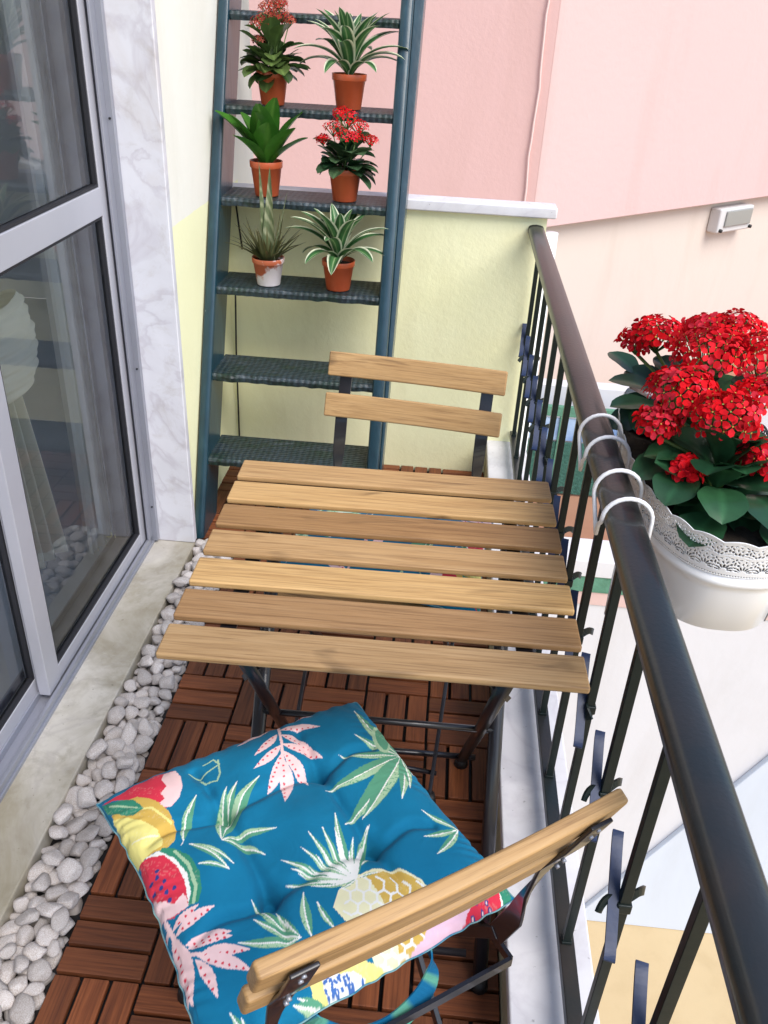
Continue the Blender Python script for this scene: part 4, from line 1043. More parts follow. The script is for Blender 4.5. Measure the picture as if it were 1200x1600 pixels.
["D",[-0.115,-0.512],0.0055,"blue"],
["D",[-0.127,-0.474],0.0055,"blue"],
["D",[-0.139,-0.516],0.0055,"blue"],
["D",[-0.115,-0.471],0.0055,"blue"],
["D",[-0.094,-0.5],0.0055,"blue"],
["D",[-0.123,-0.477],0.0055,"blue"],
["D",[-0.124,-0.491],0.0055,"blue"],
["D",[-0.135,-0.477],0.0055,"blue"],
["D",[-0.128,-0.514],0.0055,"blue"],
["D",[-0.098,-0.488],0.0055,"blue"],
["D",[-0.138,-0.486],0.0055,"blue"],
["D",[-0.138,-0.469],0.0055,"blue"],
["D",[-0.1,-0.475],0.0055,"blue"],
["D",[-0.112,-0.491],0.0055,"blue"],
["D",[-0.098,-0.512],0.0055,"blue"],
["D",[-0.129,-0.499],0.0055,"blue"],
["D",[-0.132,-0.494],0.0055,"blue"],
["D",[-0.131,-0.489],0.0055,"blue"],
["D",[-0.154,-0.467],0.0055,"blue"],
["D",[-0.051,-0.498],0.0055,"blue"],
["D",[-0.095,-0.508],0.0055,"blue"],
["D",[-0.086,-0.5],0.0055,"blue"],
["D",[-0.09,-0.477],0.0055,"blue"],
["D",[-0.153,-0.465],0.0055,"blue"],
["D",[-0.141,-0.461],0.0055,"blue"],
["D",[-0.156,-0.486],0.0055,"blue"],
["D",[-0.092,-0.501],0.0055,"blue"],
["D",[-0.083,-0.493],0.0055,"blue"],
["D",[-0.084,-0.498],0.0055,"blue"],
["D",[-0.094,-0.495],0.0055,"blue"],
["D",[-0.099,-0.482],0.0055,"blue"],
["D",[-0.154,-0.496],0.0055,"blue"],
["D",[-0.074,-0.509],0.0055,"blue"],
["D",[-0.158,-0.481],0.0055,"blue"],
["D",[-0.113,-0.493],0.0055,"blue"],
["D",[-0.135,-0.469],0.0055,"blue"],
["D",[-0.089,-0.483],0.0055,"blue"],
["D",[-0.11,-0.468],0.0055,"blue"],
["L",[-0.166,-0.505],[-0.235,-0.467],0.4,"green","lgreen"],
["L",[-0.166,-0.505],[-0.254,-0.474],0.4,"green","lgreen"],
["L",[-0.166,-0.505],[-0.242,-0.508],0.4,"green","lgreen"],
["L",[-0.371,-0.493],[-0.408,-0.419],0.4,"green","lgreen"],
["L",[-0.371,-0.493],[-0.384,-0.443],0.4,"green","lgreen"],
["L",[-0.038,-0.54],[-0.125,-0.614],0.3,"green","lgreen"],
["L",[-0.038,-0.54],[-0.05,-0.636],0.3,"green","lgreen"],
["L",[-0.487,-0.408],[-0.526,-0.433],0.28,"green","lgreen"],
["L",[-0.487,-0.408],[-0.46,-0.492],0.28,"green","lgreen"],
["L",[-0.32,-0.54],[-0.385,-0.525],0.28,"green","lgreen"],
["L",[-0.32,-0.54],[-0.287,-0.599],0.28,"green","lgreen"],
["L",[-0.32,-0.54],[-0.371,-0.604],0.28,"green","lgreen"]]

PAL={'teal':(.004,.165,.31),'pink':(.86,.60,.60),'red':(.66,.035,.07),'gold':(.62,.41,.09),'yellow':(.80,.72,.24),'cream':(.80,.77,.50),'white':(.82,.82,.78),
 'green':(.10,.32,.20),'lgreen':(.38,.56,.36),'dgreen':(.035,.24,.15),'navy':(.03,.05,.22),'blue':(.06,.16,.45),'lilac':(.78,.52,.64)}
def paint(UVs):
    u,v=UVs[:,0],UVs[:,1]; n=len(u)
    nz=np.sin(u*210+3*np.sin(v*150))*np.sin(v*190+2*np.sin(u*170))
    col=np.tile(np.array(PAL['teal']),(n,1))
    for s in CSH:
        if s[0]=='L':
            a=np.array(s[1]);b=np.array(s[2]);d=b-a;L=np.hypot(*d);d/=L;w_=s[3]*L*(.33 if s[4] in('green','lgreen','dgreen') else .42)
            t=((u-a[0])*d[0]+(v-a[1])*d[1])/L; q=(-(u-a[0])*d[1]+(v-a[1])*d[0])
            cur=.10*L*np.sin(np.clip(t,0,1)*np.pi); q=q-cur*.5
            pr=np.where((t>0)&(t<1),np.sin(np.pi*np.clip(t,0,1)**.85),0)*w_*1.0
            ins=(np.abs(q)<pr*(.93+.05*nz)); col[ins]=PAL[s[4]]
            if s[5]:
                m_=ins&(q>pr*.1)&(q<pr*.85)&(nz>-.7); col[m_]=PAL[s[5]]
                m_=ins&(np.abs(q-pr*.05)<.0022); col[m_]=PAL['white']
        elif s[0]=='P':
            pts=np.array(s[1]); ins=np.zeros(n,bool); uu=u+nz*.0011; vv=v+nz*.0011
            for i_ in range(len(pts)):
                x1,y1=pts[i_]; x2,y2=pts[(i_+1)%len(pts)]
                if y1==y2: continue
                c_=((y1>vv)!=(y2>vv))&(uu<(x2-x1)*(vv-y1)/(y2-y1)+x1); ins^=c_
            base_=np.array(PAL[s[2]]); col[ins]=base_
            m_=ins&(nz>.45)&(np.sin(u*60+v*45)>.2); col[m_]=base_*.88+.1*np.array((.9,.9,.7))
        elif s[0]=='S':
            a=np.array(s[1]);b=np.array(s[2]);d=b-a;L2=d@d+1e-9
            t=np.clip(((u-a[0])*d[0]+(v-a[1])*d[1])/L2,0,1)
            dist=np.hypot(u-a[0]-t*d[0],v-a[1]-t*d[1]); col[dist<s[3]*.5*(1.1+.2*nz)+.0008]=PAL[s[4]]
        else:
            col[np.hypot(u-s[1][0],v-s[1][1])<s[2]*.74]=PAL[s[3]]
    return col
TUFT=[(-.19,.17),(-.19,-.18),(.17,.17),(.17,-.18)]
def cushion_shape(U,V,top=1):
    a=np.clip(1-np.abs(2*U)**3.2,0,1); b=np.clip(1-np.abs(2*V)**3.2,0,1)
    t=.046*(a*b)**.42
    dimp=np.zeros_like(U)
    for x,y in TUFT:
        r=np.hypot(U-x,V-y); dimp+=.020*np.exp(-(r/.045)**2)+.010*np.exp(-(r/.13)**2)
    def seg(p,q,amp,w_):
        p=np.array(p);q=np.array(q);d=q-p;L2=d@d
        tt=np.clip(((U-p[0])*d[0]+(V-p[1])*d[1])/L2,0,1)
        dist=np.hypot(U-p[0]-tt*d[0],V-p[1]-tt*d[1]+.012*np.sin(tt*7))
        return amp*np.exp(-(dist/w_)**2)
    f=seg(TUFT[0],TUFT[2],.009,.02)+seg(TUFT[0],TUFT[1],.010,.022)+seg(TUFT[1],TUFT[3],.009,.02)+seg(TUFT[2],TUFT[3],.009,.02)
    for (x,y) in TUFT:
        f=f+seg((x,y),(x*2.35,y*1.1),.009,.018)+seg((x,y),(x*1.1,y*2.35),.009,.018)
    lump=.006*np.sin(U*17+1)*np.sin(V*15+2)
    t=np.maximum(t-(dimp+f)*np.minimum(1,(a*b)*1.6)+lump*a*b, .0015)
    wr=.0012*np.sin((U+V)*90+6*np.sin(V*20))*np.exp(-((np.minimum(.5-np.abs(U),.5-np.abs(V)))/.07)**2)
    return t+wr*(a*b>0.02) if top else t*.55
def make_cushion(label,loc,rz,n=380):
    t=empty('seat_cushion',loc,rz,label=label,cat='cushion')
    g_=np.linspace(-.5,.5,n); U,V=np.meshgrid(g_,g_); U=U.ravel();V=V.ravel()
    sx=.415; sy=.405
    def xy(U,V):
        cx=1-.07*(1-np.abs(2*V)**2); cy=np.where(V<0,1+.035*(1-np.abs(2*U)**2),1-.07*(1-np.abs(2*U)**2))
        x=U*sx*cx; y=V*sy*cy
        edge=np.maximum(np.abs(U),np.abs(V))>.485
        return x+.0010*np.sin(V*61+2*np.sin(V*23))*edge, y+.0010*np.sin(U*67+2*np.sin(U*19))*edge
    X,Y=xy(U,V); H=cushion_shape(U,V)
    droop=-.018*np.clip(np.hypot(U,V)/.7,0,1)**6-.0*U
    Zt=H+droop
    col=paint(np.stack([U,V],1))
    m_=60; g2=np.linspace(-.5,.5,m_)
    vs=np.stack([X,Y,Zt],1)
    idx=np.arange(n*n).reshape(n,n)
    F=np.stack([idx[:-1,:-1].ravel(),idx[:-1,1:].ravel(),idx[1:,1:].ravel(),idx[1:,:-1].ravel()],1)
    Zb=-cushion_shape(U,V,0)+droop*.9
    vb=np.stack([X,Y,np.minimum(Zb,Zt-.0005)],1)
    Fb=F[:,::-1]+n*n
    per=list(idx[0,:])+list(idx[1:,-1])+list(idx[-1,-2::-1])+list(idx[-2:0:-1,0])
    side=[(per[(i_+1)%len(per)],per[i_],per[i_]+n*n,per[(i_+1)%len(per)]+n*n) for i_ in range(len(per))]
    allv=np.concatenate([vs,vb]); allf=np.concatenate([F,Fb,np.array(side)])
    me=bpy.data.meshes.new('cover'); me.from_pydata(allv.tolist(),[],allf.tolist()); me.polygons.foreach_set('use_smooth',[True]*len(me.polygons))
    at=me.color_attributes.new('Col','FLOAT_COLOR','POINT'); cc=np.concatenate([col,col]); arr=np.ones((len(cc),4),np.float32); arr[:,:3]=cc; at.data.foreach_set('color',arr.ravel())
    me.materials.append(M['cushion']); o=bpy.data.objects.new('cover',me); C.objects.link(o); o.parent=t
    # piping seam
    px,py=xy(np.array([U[k] for k in per]),np.array([V[k] for k in per]))
    pz=[Zt[k] for k in per]
    b=MB(); pp=[(px[k]*1.004,py[k]*1.004,pz[k]-.0005) for k in range(0,len(per),4)]; pp.append(pp[0]); b.tube(pp,.0011,6,cap=False,col=None)
    b.c=None; b.build('piping',M['piping'],t)
    return t
M['piping']=simple('pale seam',(.25,.42,.40),.8,c2=(.02,.18,.30),scale=40)
cu1=make_cushion('teal cushion with pineapple, watermelon and leaf print, on the near chair',(.275,-.0535,.466),R(36.5))
# tie ribbons of the near cushion, looped round the back strap
tie=MB(); pts=[]; wds=[]; cols=[]
def ribbon(b,pts,w_,wd_):
    P2=[];n=len(pts)
    for i_ in range(n-1):
        p0,p1,p2,p3=[Vector(pts[max(0,min(n-1,i_+k))]) for k in(-1,0,1,2)]
        for q in range(6):
            t=q/6; P2.append(.5*((2*p1)+(p2-p0)*t+(2*p0-5*p1+4*p2-p3)*t*t+(3*p1-p0-3*p2+p3)*t**3))
    P2.append(Vector(pts[-1])); b.strap(P2,w_,.0022,wd_,col=[(.004,.125,.265) if (k//10)%3 else (.10,.33,.24) for k in range(len(P2)*4)])
ribbon(tie,[(.074,-.200,-.012),(.068,-.222,-.022),(.045,-.236,-.036),(0,-.242,-.048),(-.045,-.234,-.046),(-.078,-.212,-.03),(-.085,-.19,-.012)],.026,(0,.55,1))
tie.build('tie',M['cushion'],cu1)
cu2=copy_tree(cu1,None,(.340,.70,.466),math.atan2(.114,-.993),label='second fruit printed cushion, glimpsed through the gaps of the table')
cu1['group']=cu2['group']='fruit print seat cushions'

# ================= PEBBLES =================
def pebble_field(seed=5,n=520):
    rs=np.random.RandomState(seed)
    x0,x1,y0,y1=-.266,-.155,-.22,1.335
    Rr=rs.uniform(.0125,.0220,n); Rr*=np.where(rs.rand(n)<.2,.68,1)
    P=np.stack([rs.uniform(x0,x1,n),rs.uniform(y0,y1,n),rs.uniform(.0,.08,n)],1)
    for it in range(300):
        P[:,2]-=.0014*(1-it/450)
        dx=P[:,None,:]-P[None,:,:]; d=np.sqrt((dx**2).sum(-1))+1e-6; ov=(Rr[:,None]+Rr[None,:])*.93-d; np.fill_diagonal(ov,0); ov=np.clip(ov,0,None)
        P+=(dx/d[...,None]*ov[...,None]).sum(1)*.28
        P[:,0]=np.clip(P[:,0],x0+Rr*.9,x1-Rr*.75); P[:,1]=np.clip(P[:,1],y0,y1-Rr*.5); P[:,2]=np.maximum(P[:,2],-.035+Rr*.7)
    return P,Rr
def pebble_mesh(seed):
    r=random.Random(seed); bm=bmesh.new(); bmesh.ops.create_icosphere(bm,subdivisions=3,radius=1)
    ax=(r.uniform(.95,1.38),r.uniform(.78,1.0),r.uniform(.55,.78))
    planes=[(Vector((r.gauss(0,1),r.gauss(0,1),r.gauss(0,1))).normalized(),r.uniform(.60,.84)) for _ in range(11)]
    off=Vector((seed*3.1,seed*1.7,0))
    for v in bm.verts:
        c=v.co.normalized(); c*=1+.16*noise.noise(c*1.1+off)
        for n_,d in planes:
            e=c.dot(n_)-d
            if e>0: c-=n_*e*.95
        c*=1+.03*noise.noise(c*3.5+off)
        v.co=Vector((c.x*ax[0],c.y*ax[1],c.z*ax[2]))
    me=bpy.data.meshes.new('pebble'); bm.to_mesh(me); bm.free(); me.polygons.foreach_set('use_smooth',[True]*len(me.polygons)); me.materials.append(M['pebble']); return me
pm=[pebble_mesh(k) for k in range(14)]
PP,RR=pebble_field()
order=np.argsort(-(PP[:,2]))
top=set(order[:298].tolist())
bed=MB().box((-.267,-1.3,-.06),(-.156,1.34,-.030)).build('gravel_bed',M['gravel_bed']); tag(bed,kind='structure')
under=MB()
for k in range(len(PP)):
    s_=RR[k]*1.13; r=random.Random(k); eu=(r.uniform(-.5,.5),r.uniform(-.5,.5),r.uniform(0,6.28))
    if k not in top:
        me_=pm[k%14]; mt=Matrix.Translation(Vector(PP[k].tolist()))@Matrix.Rotation(eu[2],4,'Z')@Matrix.Rotation(eu[1],4,'Y')@Matrix.Rotation(eu[0],4,'X')@Matrix.Scale(s_,4)
        under.add([mt@v.co for v in me_.vertices],[tuple(p_.vertices) for p_ in me_.polygons],True); continue
    o=bpy.data.objects.new('pebble',pm[k%14]); C.objects.link(o); o.location=PP[k].tolist(); o.scale=(s_,s_,s_)
    o.rotation_euler=eu
    tag(o,'white pebble in the strip of pebbles between marble sill and decking','pebble','white pebbles between sill and decking')

tag(under.build('gravel',M['pebble']),'lower layer of white pebbles filling the strip beside the sill','gravel',kind='stuff')
# ================= PLANTS =================
def leafblade(b,base,az,el,L,W,arch=.8,fold=.15,nl=10,nw=5,shape='lance',colf=None,twist=0,tipel=None):
    """ribbon leaf from base; azimuth, starting elevation, arching down"""
    p=Vector(base); vs=[];cs=[]; e=el
    hd=Vector((math.cos(az),math.sin(az),0)); sd_=Vector((-math.sin(az),math.cos(az),0))
    for i_ in range(nl+1):
        t=i_/nl
        tg=hd*math.cos(e)+Vector((0,0,1))*math.sin(e); nn=-hd*math.sin(e)+Vector((0,0,1))*math.cos(e)
        if shape=='lance': ww=max(0,math.sin(math.pi*(t*.96+.02)))**.68*W*.5*(1-.06*t)
        elif shape=='round': ww=(max(0,math.sin(math.pi*(max(0,t-.14)/.86)**1.25))**.62 if t>.14 else .0)*W*.5+.0022*(1-t)
        elif shape=='spike': ww=W*.5*(1-t)**.8+.0003
        else: ww=math.sin(math.pi*(t*.9+.1))**.7*W*.5
        tw=twist*t; s2=sd_*math.cos(tw)+nn*math.sin(tw); n2=nn*math.cos(tw)-sd_*math.sin(tw)
        for j in range(nw):
            q=(j/(nw-1)*2-1)
            wob=0
            if shape=='round': wob=.05*math.sin(t*16+q*2)*abs(q)
            vs.append(p+s2*q*ww*(1+wob)+n2*(abs(q)**1.3)*ww*fold*2); cs.append(colf(t,q) if colf else (.05,.2,.05))
        p=p+tg*(L/nl); e-=arch/nl
    fs=[(i_*nw+j,i_*nw+j+1,(i_+1)*nw+j+1,(i_+1)*nw+j) for i_ in range(nl) for j in range(nw-1)]
    b.add(vs,fs,True,col=cs)
def pot(loc,r,h_,mat,label,group='terracotta coloured flower pots on the ladder'):
    t=empty('flower_pot',loc,0,label=label,cat='flower pot',group=group)
    b=MB(); b.lathe([(0,.001),(r*.70,.001),(r*.72,0.003),(r*.93,h_*.80),(r*.975,h_*.81),(r*1.0,h_*.83),(r*1.01,h_*.99),(r*1.0,h_),(r*.95,h_*.99),(r*.90,h_*.8),(r*.72,h_*.5)],n=48)
    b.build('pot_body',mat,t)
    b=MB(); rs=random.Random(int(loc[0]*1e4)); b.lathe([(0,h_*.87),(r*.4,h_*.88),(r*.7,h_*.86),(r*.905,h_*.84)],n=32); b.build('soil',M['soil'],t)
    return t
def ty(k): return ly(TZ[k])
POTS=[('P1',-.132,4,.046,.088,'kal1'),('P2',.088,4,.049,.092,'dra1'),('P3',-.135,3,.047,.096,'grn'),('P4',.094,3,.048,.090,'kal2'),('P5',-.115,2,.047,.080,'aloe'),('P6',.092,2,.048,.086,'dra2')]
plab={'P1':'orange plastic pot on the upper left of the ladder, holding the fading kalanchoe','P2':'orange plastic pot on the upper right tread, holding the taller striped dracaena',
'P3':'orange plastic pot holding the plain bright green broad leaved plant','P4':'orange plastic pot holding the small red flowering kalanchoe','P5':'orange pot splashed with white paint, holding the spiky aloe','P6':'glossy orange pot beside the paint splashed one, holding the lower striped dracaena'}
pos={}
for nm,x,k,r,h_,pl_ in POTS:
    y=ly(TZ[k])+.046; pos[pl_]=(x,y,TZ[k]+.0015+h_*.86)
    pot((x,y,TZ[k]+.0015),r,h_,M['pot_painted'] if nm=='P5' else M['terracotta'],plab[nm])
def dracaena(base,seed,n,L,label,spread=1.0,g=None):
    t=empty('potted_plant',base,0,label=label,cat='plant',group=g); r=random.Random(seed); b=MB()
    def colf(t_,q):
        a=abs(q)
        if a>.72: return (.74,.77,.56)
        if a<.16: return (.30,.42,.20)
        return (.035,.11,.035) if a>.35 else (.055,.17,.05)
    for k in range(n):
        f=k/n; az=k*2.4+r.uniform(-.3,.3); el=R(88-48*f*spread+r.uniform(-8,8)); l=L*(.75+.45*math.sin(f*2.6)+r.uniform(-.08,.08))
        leafblade(b,(.006*math.cos(az),.006*math.sin(az),.004+.035*(1-f)),az,el,l,.035+.010*r.random(),arch=.45+1.25*f,fold=.18,nl=12,nw=13,shape='l2',colf=colf)
    b.build('foliage',M['leaf'],t)
    MB().tube([(0,0,-.01),(0,0,.05)],[.006,.004],8).build('stem',M['stem'],t); return t
M['stem']=simple('green stem',(.12,.20,.05),.5)
dracaena(pos['dra1'],3,32,.155,'white striped dracaena, taller one at the upper right of the ladder',.85,'white striped dracaenas')
dracaena(pos['dra2'],8,24,.150,'white striped dracaena, lower one just above the yellow wall on the ladder',1.0,'white striped dracaenas')
def green(base):
    t=empty('potted_plant',base,0,label='plant with broad plain bright green upright leaves on the ladder',cat='plant'); r=random.Random(4); b=MB()
    def colf(t_,q):
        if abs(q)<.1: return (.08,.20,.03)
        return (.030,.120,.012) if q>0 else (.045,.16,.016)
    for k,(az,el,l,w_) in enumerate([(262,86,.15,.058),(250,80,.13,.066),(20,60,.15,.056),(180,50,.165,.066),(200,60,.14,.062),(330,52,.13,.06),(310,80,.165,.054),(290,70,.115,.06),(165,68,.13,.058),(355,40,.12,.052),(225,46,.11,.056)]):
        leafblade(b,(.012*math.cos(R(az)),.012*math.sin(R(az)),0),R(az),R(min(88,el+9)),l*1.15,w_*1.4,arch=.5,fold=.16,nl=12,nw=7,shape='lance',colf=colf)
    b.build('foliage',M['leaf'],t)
green(pos['grn'])
def aloe(base):
    t=empty('potted_plant',base,0,label='spiky aloe with two tall speckled leaves in the paint splashed pot',cat='plant'); r=random.Random(9); b=MB()
    def c1(t_,q): 
        s=(math.sin(t_*85+q*9)*math.sin(t_*41-q*6))>.35
        return (.34,.36,.22) if s else (.13,.17,.08)
    def c2(t_,q): return (.07+.06*t_,.095+.02*t_,.04)
    leafblade(b,(.004,-.004,0),R(80),R(83),.255,.046,arch=-.1,fold=.3,nl=26,nw=7,shape='spike',colf=c1)
    leafblade(b,(-.012,0,0),R(150),R(86),.27,.034,arch=-.06,fold=.3,nl=26,nw=5,shape='spike',colf=c1)
    leafblade(b,(.012,0,0),R(10),R(74),.20,.024,arch=-.1,fold=.3,nl=20,nw=5,shape='spike',colf=c1)
    for k in range(48):
        az=r.uniform(0,6.28); el=R(r.uniform(38,84)); leafblade(b,(.018*math.cos(az),.018*math.sin(az),0),az,el,r.uniform(.07,.135),r.uniform(.010,.018),arch=r.uniform(-.4,.8),fold=.3,nl=9,nw=3,shape='spike',colf=c2)
    b.build('foliage',M['leaf'],t)
aloe(pos['aloe'])
def flower_head(parent,center,rad,n,seed,fs=.0065,cols=None,up=(0,0,1),flat=.72):
    r=random.Random(seed); b=MB(); st=MB(); c=Vector(center)
    reds=cols or [(.78,.008,.016),(.62,.006,.014),(.88,.022,.035),(.45,.003,.010),(.80,.04,.07),(.70,.006,.012)]
    for k in range(n):
        # fibonacci dome
        f=(k+.5)/n; zz=1-1.15*f; an=k*2.39996; rr=math.sqrt(max(0,1-zz*zz))
        d=Vector((rr*math.cos(an),rr*math.sin(an),zz)); 
        p=c+Vector((d.x*rad,d.y*rad,d.z*rad*flat))*r.uniform(.84,1.08); d=(d+Vector((r.gauss(0,.22),r.gauss(0,.22),r.gauss(0,.12)+.25))).normalized()
        x=d.orthogonal().normalized(); y=d.cross(x); rot=r.uniform(0,1.57); s=fs*r.uniform(.75,1.2); col=r.choice(reds); cup=r.uniform(.05,.5)
        for q in range(4):
            a=rot+q*math.pi/2; u=x*math.cos(a)+y*math.sin(a); v=d.cross(u)
            P0=p+u*s*.12
            vs=[P0, p+u*s*.55+v*s*.36+d*s*cup*.5, p+u*s*.98+v*s*.30+d*s*cup*.55, p+u*s*1.2+d*s*cup*.35, p+u*s*.98-v*s*.30+d*s*cup*.55, p+u*s*.55-v*s*.36+d*s*cup*.5]
            b.add(vs,[(0,1,2,3),(0,3,4,5)],True,col=[tuple(x_*.75 for x_ in col),col,col,col,col,col])
        yc=(.62,.38,.08) if r.random()<.7 else (.3,.4,.1)
        b.add([p+d*s*.12+x*s*.13,p+d*s*.12+y*s*.13,p+d*s*.12-x*s*.13,p+d*s*.12-y*s*.13],[(0,1,2,3)],False,col=[yc]*4)
        if k%2==0: st.tube([c-Vector((0,0,rad*.75)),p-d*s*.3],.0011,4,cap=False,col=[(.10,.20,.05)]*8)
    h_=b.build('flower_head',M['petal'],parent)
    # stalks belong to this head
    me=st.build('stalks',M['leaf'],h_)
    return h_
def kal_leaves(b,base,n,seed,Lr,Wr,spread,z1,dark=(.020,.075,.022),light=(.06,.16,.05)):
    r=random.Random(seed)
    for k in range(n):
        f=k/n; az=k*2.39996+r.uniform(-.3,.3); e=R(68-72*f*spread+r.uniform(-26,20)); cx=.25*z1
        g_=r.random(); cc=tuple(dark[i]+(light[i]-dark[i])*g_ for i in range(3))
        def colf(t_,q,cc=cc): return tuple(c*1.6 for c in cc) if abs(q)<.08 else cc
        rr=r.uniform(.002,.014)
        leafblade(b,(base[0]+rr*math.cos(az),base[1]+rr*math.sin(az),base[2]+z1*(1-f*.8)*r.uniform(.05,1)),az,e,r.uniform(*Lr),r.uniform(*Wr),arch=r.uniform(.4,1.2),fold=r.uniform(.05,.22),nl=10,nw=7,shape='round',colf=colf,twist=r.uniform(-.3,.3))
def small_kal(base,seed,label,heads,Lr,n,dark,light,cols=None):
    t=empty('potted_plant',base,0,label=label,cat='plant'); b=MB(); kal_leaves(b,(0,0,0),n,seed,Lr,(.038,.060),.92,.075,dark,light)
    b.build('foliage',M['leaf'],t)
    for k,(x,y,z,rd) in enumerate(heads):
        flower_head(t,(x,y,z),rd,24,seed*10+k,.0066,cols)
        MB().tube([(x*.2,y*.2,0),(x,y,z-rd*.6)],.0015,6).build('flower_stalk',M['stem'],t)
    return t
small_kal(pos['kal2'],21,'small kalanchoe with crimson flower heads on the right of the ladder',[(.004,-.01,.140,.036),(-.034,-.015,.115,.028),(-.062,-.02,.085,.020),(.004,-.035,.096,.028),(.036,0,.120,.028),(.070,-.005,.088,.022),(-.012,-.005,.152,.026),(.03,-.03,.096,.022)],(.070,.100),54,(.015,.050,.020),(.06,.11,.05))
small_kal(pos['kal1'],33,'fading kalanchoe with brownish red flowers at the top left of the ladder',[(-.01,-.01,.135,.032),(.022,.0,.150,.028),(-.036,.005,.125,.026),(.045,.01,.135,.022),(-.012,.02,.165,.026),(-.036,-.01,.085,.018),(.02,.02,.175,.022)],(.07,.105),58,(.025,.065,.018),(.10,.15,.04),[(.42,.04,.03),(.50,.07,.05),(.25,.05,.03),(.50,.14,.10)])

# ================= HANGING PLANTER =================
PC=(.826,.415); PA,PB=.120,.268
HP=empty('hanging_planter',(PC[0],PC[1],.695),label='white oval metal planter with pierced lace rim hooked over the railing',cat='planter')
def oval(t,s=1.0,off=0):
    ex=2.6; c,s_=math.cos(t),math.sin(t)
    return ((PA*s+off)*math.copysign(abs(c)**(2/ex),c),(PB*s+off)*math.copysign(abs(s_)**(2/ex),s_))
b=MB(); nr=120; vs=[]; pr=[(0,0,.001),(.86,0,0),(.885,0,.004),(.93,0,.075),(.945,0,.086),(.965,0,.090),(.968,0,.097),(.952,0,.1005),(.952,0,.104),(.935,0,.1035),(.915,0,.07),(.87,0,.01),(0,0,.0095)]
for s,o_,z in pr:
    for k in range(nr):
        x,y=oval(2*math.pi*k/nr,s); vs.append((x,y,z))
fs=[(i_*nr+k,i_*nr+(k+1)%nr,(i_+1)*nr+(k+1)%nr,(i_+1)*nr+k) for i_ in range(len(pr)-1) for k in range(nr)]
b.add(vs,fs,True).build('planter_body',M['white_enamel'],HP)
sm=MB()
for k in (101,19):
    x,y=oval(2*math.pi*k/nr,.952); x0,y0=oval(2*math.pi*k/nr,.892); sm.tube([(x0,y0,.006),(x*.985,y*.985,.078)],.0009,6)
sm.build('seam',M['alu'],HP)
# lace band: fine grid with holes cut out
def lace_hole(s_,v_,tot):
    # s_ arc length in m, v_ height 0..1 ; period cells
    H=.062; z=v_*H
    if z<.0052: return ((s_%.0036)-.0018)**2+(z-.0030)**2<.0011**2
    K=.62; z=z/K-.004
    if z>.058: s_=s_+.0124; z-=.036
    per_=.040; q=(s_/K)%per_-per_/2
    def el(cx,cz,a,bb,an=0):
        dx=q-cx; dz=z-cz; c=math.cos(an); s=math.sin(an); u=(dx*c+dz*s)/a; w_=(-dx*s+dz*c)/bb; return u*u+w_*w_<1
        # fan of drop shaped petals from (0,.010)
    for an in (-78,-52,-26,0,26,52,78):
        a=R(90+an); r0=.0135
        if el(math.cos(a)*r0,.012+math.sin(a)*r0*.95,.0062,.0021,a): return True
    for an in (-65,-39,-13,13,39,65):
        a=R(90+an); r0=.0245
        if el(math.cos(a)*r0*.8,.012+math.sin(a)*r0,.0040,.0016,a): return True
    for cx in(-.02,.02):
        if el(cx,.034,.0018,.0050): return True
        if el(cx-.0055,.040,.0042,.0016,R(55)): return True
        if el(cx+.0055,.040,.0042,.0016,R(-55)): return True
        if el(cx,.046,.0016,.0036): return True
        for dx,dz in((-.006,.030),(.006,.030)):
            if el(cx+dx,dz,.0030,.0014,R(60 if dx<0 else -60)): return True
    if el(-.011,.047,.0032,.0015,R(20)) or el(.011,.047,.0032,.0015,R(-20)): return True
    if el(0,.044,.0015,.0030): return True
    if el(0,.0515,.0045,.0011): return True
    return False
# arc-length parametrisation
tt=[2*math.pi*k/4000 for k in range(4001)]; pp=[oval(t,.972) for t in tt]; S_=[0]
for k in range(4000): S_.append(S_[-1]+math.hypot(pp[k+1][0]-pp[k][0],pp[k+1][1]-pp[k][1]))
tot=S_[-1]; ncell=round(tot/.04); step=.0009; ns=int(tot/step); nv=66
vs=[]; fs=[]
tp_=np.interp(np.linspace(0,tot,ns,endpoint=False),S_,tt)
for i_ in range(ns):
    s=i_*tot/ns*(ncell*.04/tot); sc_=(s%.040)/.040
    hh=.058+.0045*abs(math.sin(math.pi*(sc_)))
    for j in range(nv+1):
        v_=j/nv; x,y=oval(tp_[i_],.957+.045*v_+.012*v_**3); vs.append((x,y,.104+hh*v_))
for i_ in range(ns):
    s=(i_+.5)*tot/ns*(ncell*.04/tot)
    for j in range(nv):
        if not lace_hole(s,(j+.5)/nv,tot):
            a=i_*(nv+1)+j; b2=((i_+1)%ns)*(nv+1)+j; fs.append((a,b2,b2+1,a+1))
lb=MB().add(vs,fs,True).build('lace_rim',M['white_enamel'],HP)
sd2=lb.modifiers.new('solid','SOLIDIFY'); sd2.thickness=.0011
so_=MB(); vs=[(0,0,.135)]
for rr in(.5,.92):
    for k in range(60):
        x,y=oval(2*math.pi*k/60,rr); vs.append((x,y,.135+.004*math.sin(k*1.7)))
fs=[(0,1+k,1+(k+1)%60) for k in range(60)]+[(1+k,61+k,61+(k+1)%60,1+(k+1)%60) for k in range(60)]
so_.add(vs,fs,True).build('soil',M['soil'],HP)
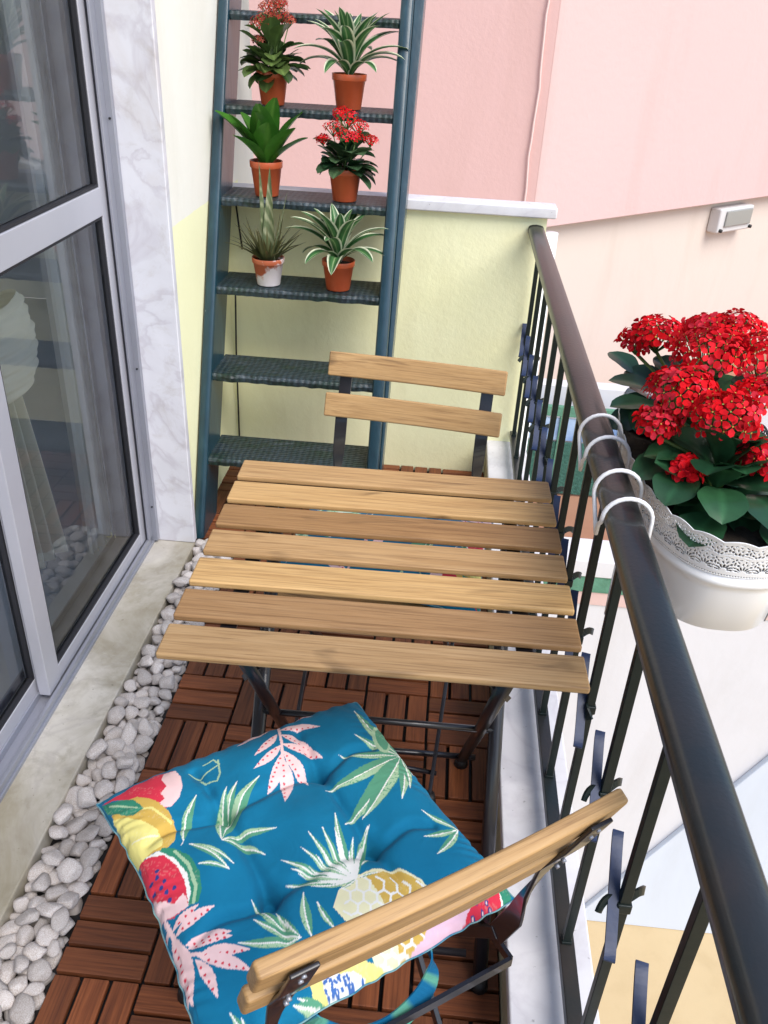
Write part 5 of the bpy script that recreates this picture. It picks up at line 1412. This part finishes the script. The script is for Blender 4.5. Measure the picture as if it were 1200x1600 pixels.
# hooks
def hp(x,y,z): return (x-PC[0],y-PC[1],z-.695)
for yc in(.425,.238):
    b=MB()
    for s in(-1,1):
        pts=[]
        ya=yc+s*.040
        pts+= [hp(.706,ya,.800),hp(.705,ya,.845)]
        for q in range(0,13):
            a=math.pi*q/12; pts.append(hp(.6725+.0325*math.cos(a),ya,.850+.032*math.sin(a)))
        pts+= [hp(.6405,ya-s*.002,.843),hp(.640,yc+s*.018-.008,.832),hp(.641,yc-.018,.812)]
        b.tube(pts,.0030,10)
    b.build('hook',M['white_wire'],HP)
b=MB(); b.tube([hp(.712,.33,.76),hp(.70,.30,.735),hp(.694,.28,.70),hp(.700,.30,.62)],.003,8); b.tube([hp(.712,.50,.80),hp(.712,.17,.80)],.003,8); b.build('brace_wire',M['white_wire'],HP)
# kalanchoe growing in it
KP=empty('kalanchoe',(PC[0],PC[1],.83),label='large kalanchoe with scarlet flower heads and dark leaves in the white planter',cat='plant')
def kp(x,y,z): return (x-PC[0],y-PC[1],z-.83)
lb_=MB()
for bx,by,n,sd_ in ((.81,.30,34,1),(.84,.54,38,2),(.82,.41,30,3),(.80,.58,16,4)):
    kal_leaves(lb_,kp(bx,by,.835),n,sd_,(.07,.105),(.048,.068),.95,.07,(.012,.050,.022),(.030,.105,.040))
heads=[(.762,.591,.975,.036),(.897,.637,.975,.042),(.815,.480,.985,.050),(.755,.365,.965,.046),(.800,.315,.955,.044),(.722,.335,.930,.026),(.757,.275,.893,.017),(.862,.300,.905,.030),(.905,.500,.975,.048),(.872,.400,.955,.032),(.735,.610,.955,.026),(.845,.565,.990,.040),(.86,.70,.95,.035)]
# larger leaves placed by hand around the rim
def big(x,y,z,az,el,l,w_,arch,g_=.3):
    cc=tuple(a+(b_-a)*g_ for a,b_ in zip((.012,.050,.022),(.035,.12,.045)))
    leafblade(lb_,kp(x,y,z),R(az),R(el),l,w_,arch=arch,fold=.08,nl=12,nw=9,shape='round',colf=lambda t_,q:tuple(c*1.5 for c in cc) if abs(q)<.06 else cc)
for a in [(.79,.55,.88,165,28,.105,.062,.7,.2),(.78,.50,.885,190,18,.10,.055,.6,.15),(.76,.62,.88,130,35,.09,.05,.6),(.78,.34,.87,215,25,.11,.060,1.0,.35),(.77,.30,.87,240,28,.10,.060,1.2,.3),(.80,.27,.87,262,32,.10,.062,1.3,.6),(.84,.27,.865,285,25,.105,.070,1.1,.25),(.87,.29,.87,300,30,.10,.066,1.2,.5),(.82,.30,.88,270,55,.08,.05,1.1,.4),(.86,.38,.88,330,40,.10,.065,.9,.3),(.79,.42,.88,200,45,.09,.055,.9,.5),(.84,.34,.89,250,60,.09,.055,.9,.7),(.80,.24,.85,235,8,.09,.062,.7,.2),(.87,.25,.85,275,10,.09,.062,.9,.35)]:
    big(*a)
lb_.build('foliage',M['leaf'],KP)
for k,(x,y,z,rd) in enumerate(heads):
    fh=flower_head(KP,kp(x,y,z),rd*1.1,int(14+rd*950),100+k,.0118)
    bx,by=((.81,.30) if y<.45 else (.84,.52)); MB().tube([kp(bx,by,.84),kp((x+bx)/2,(y+by)/2,.90),kp(x,y,z-rd*.7)],.0028,6).build('flower_stalk',M['stem'],KP)
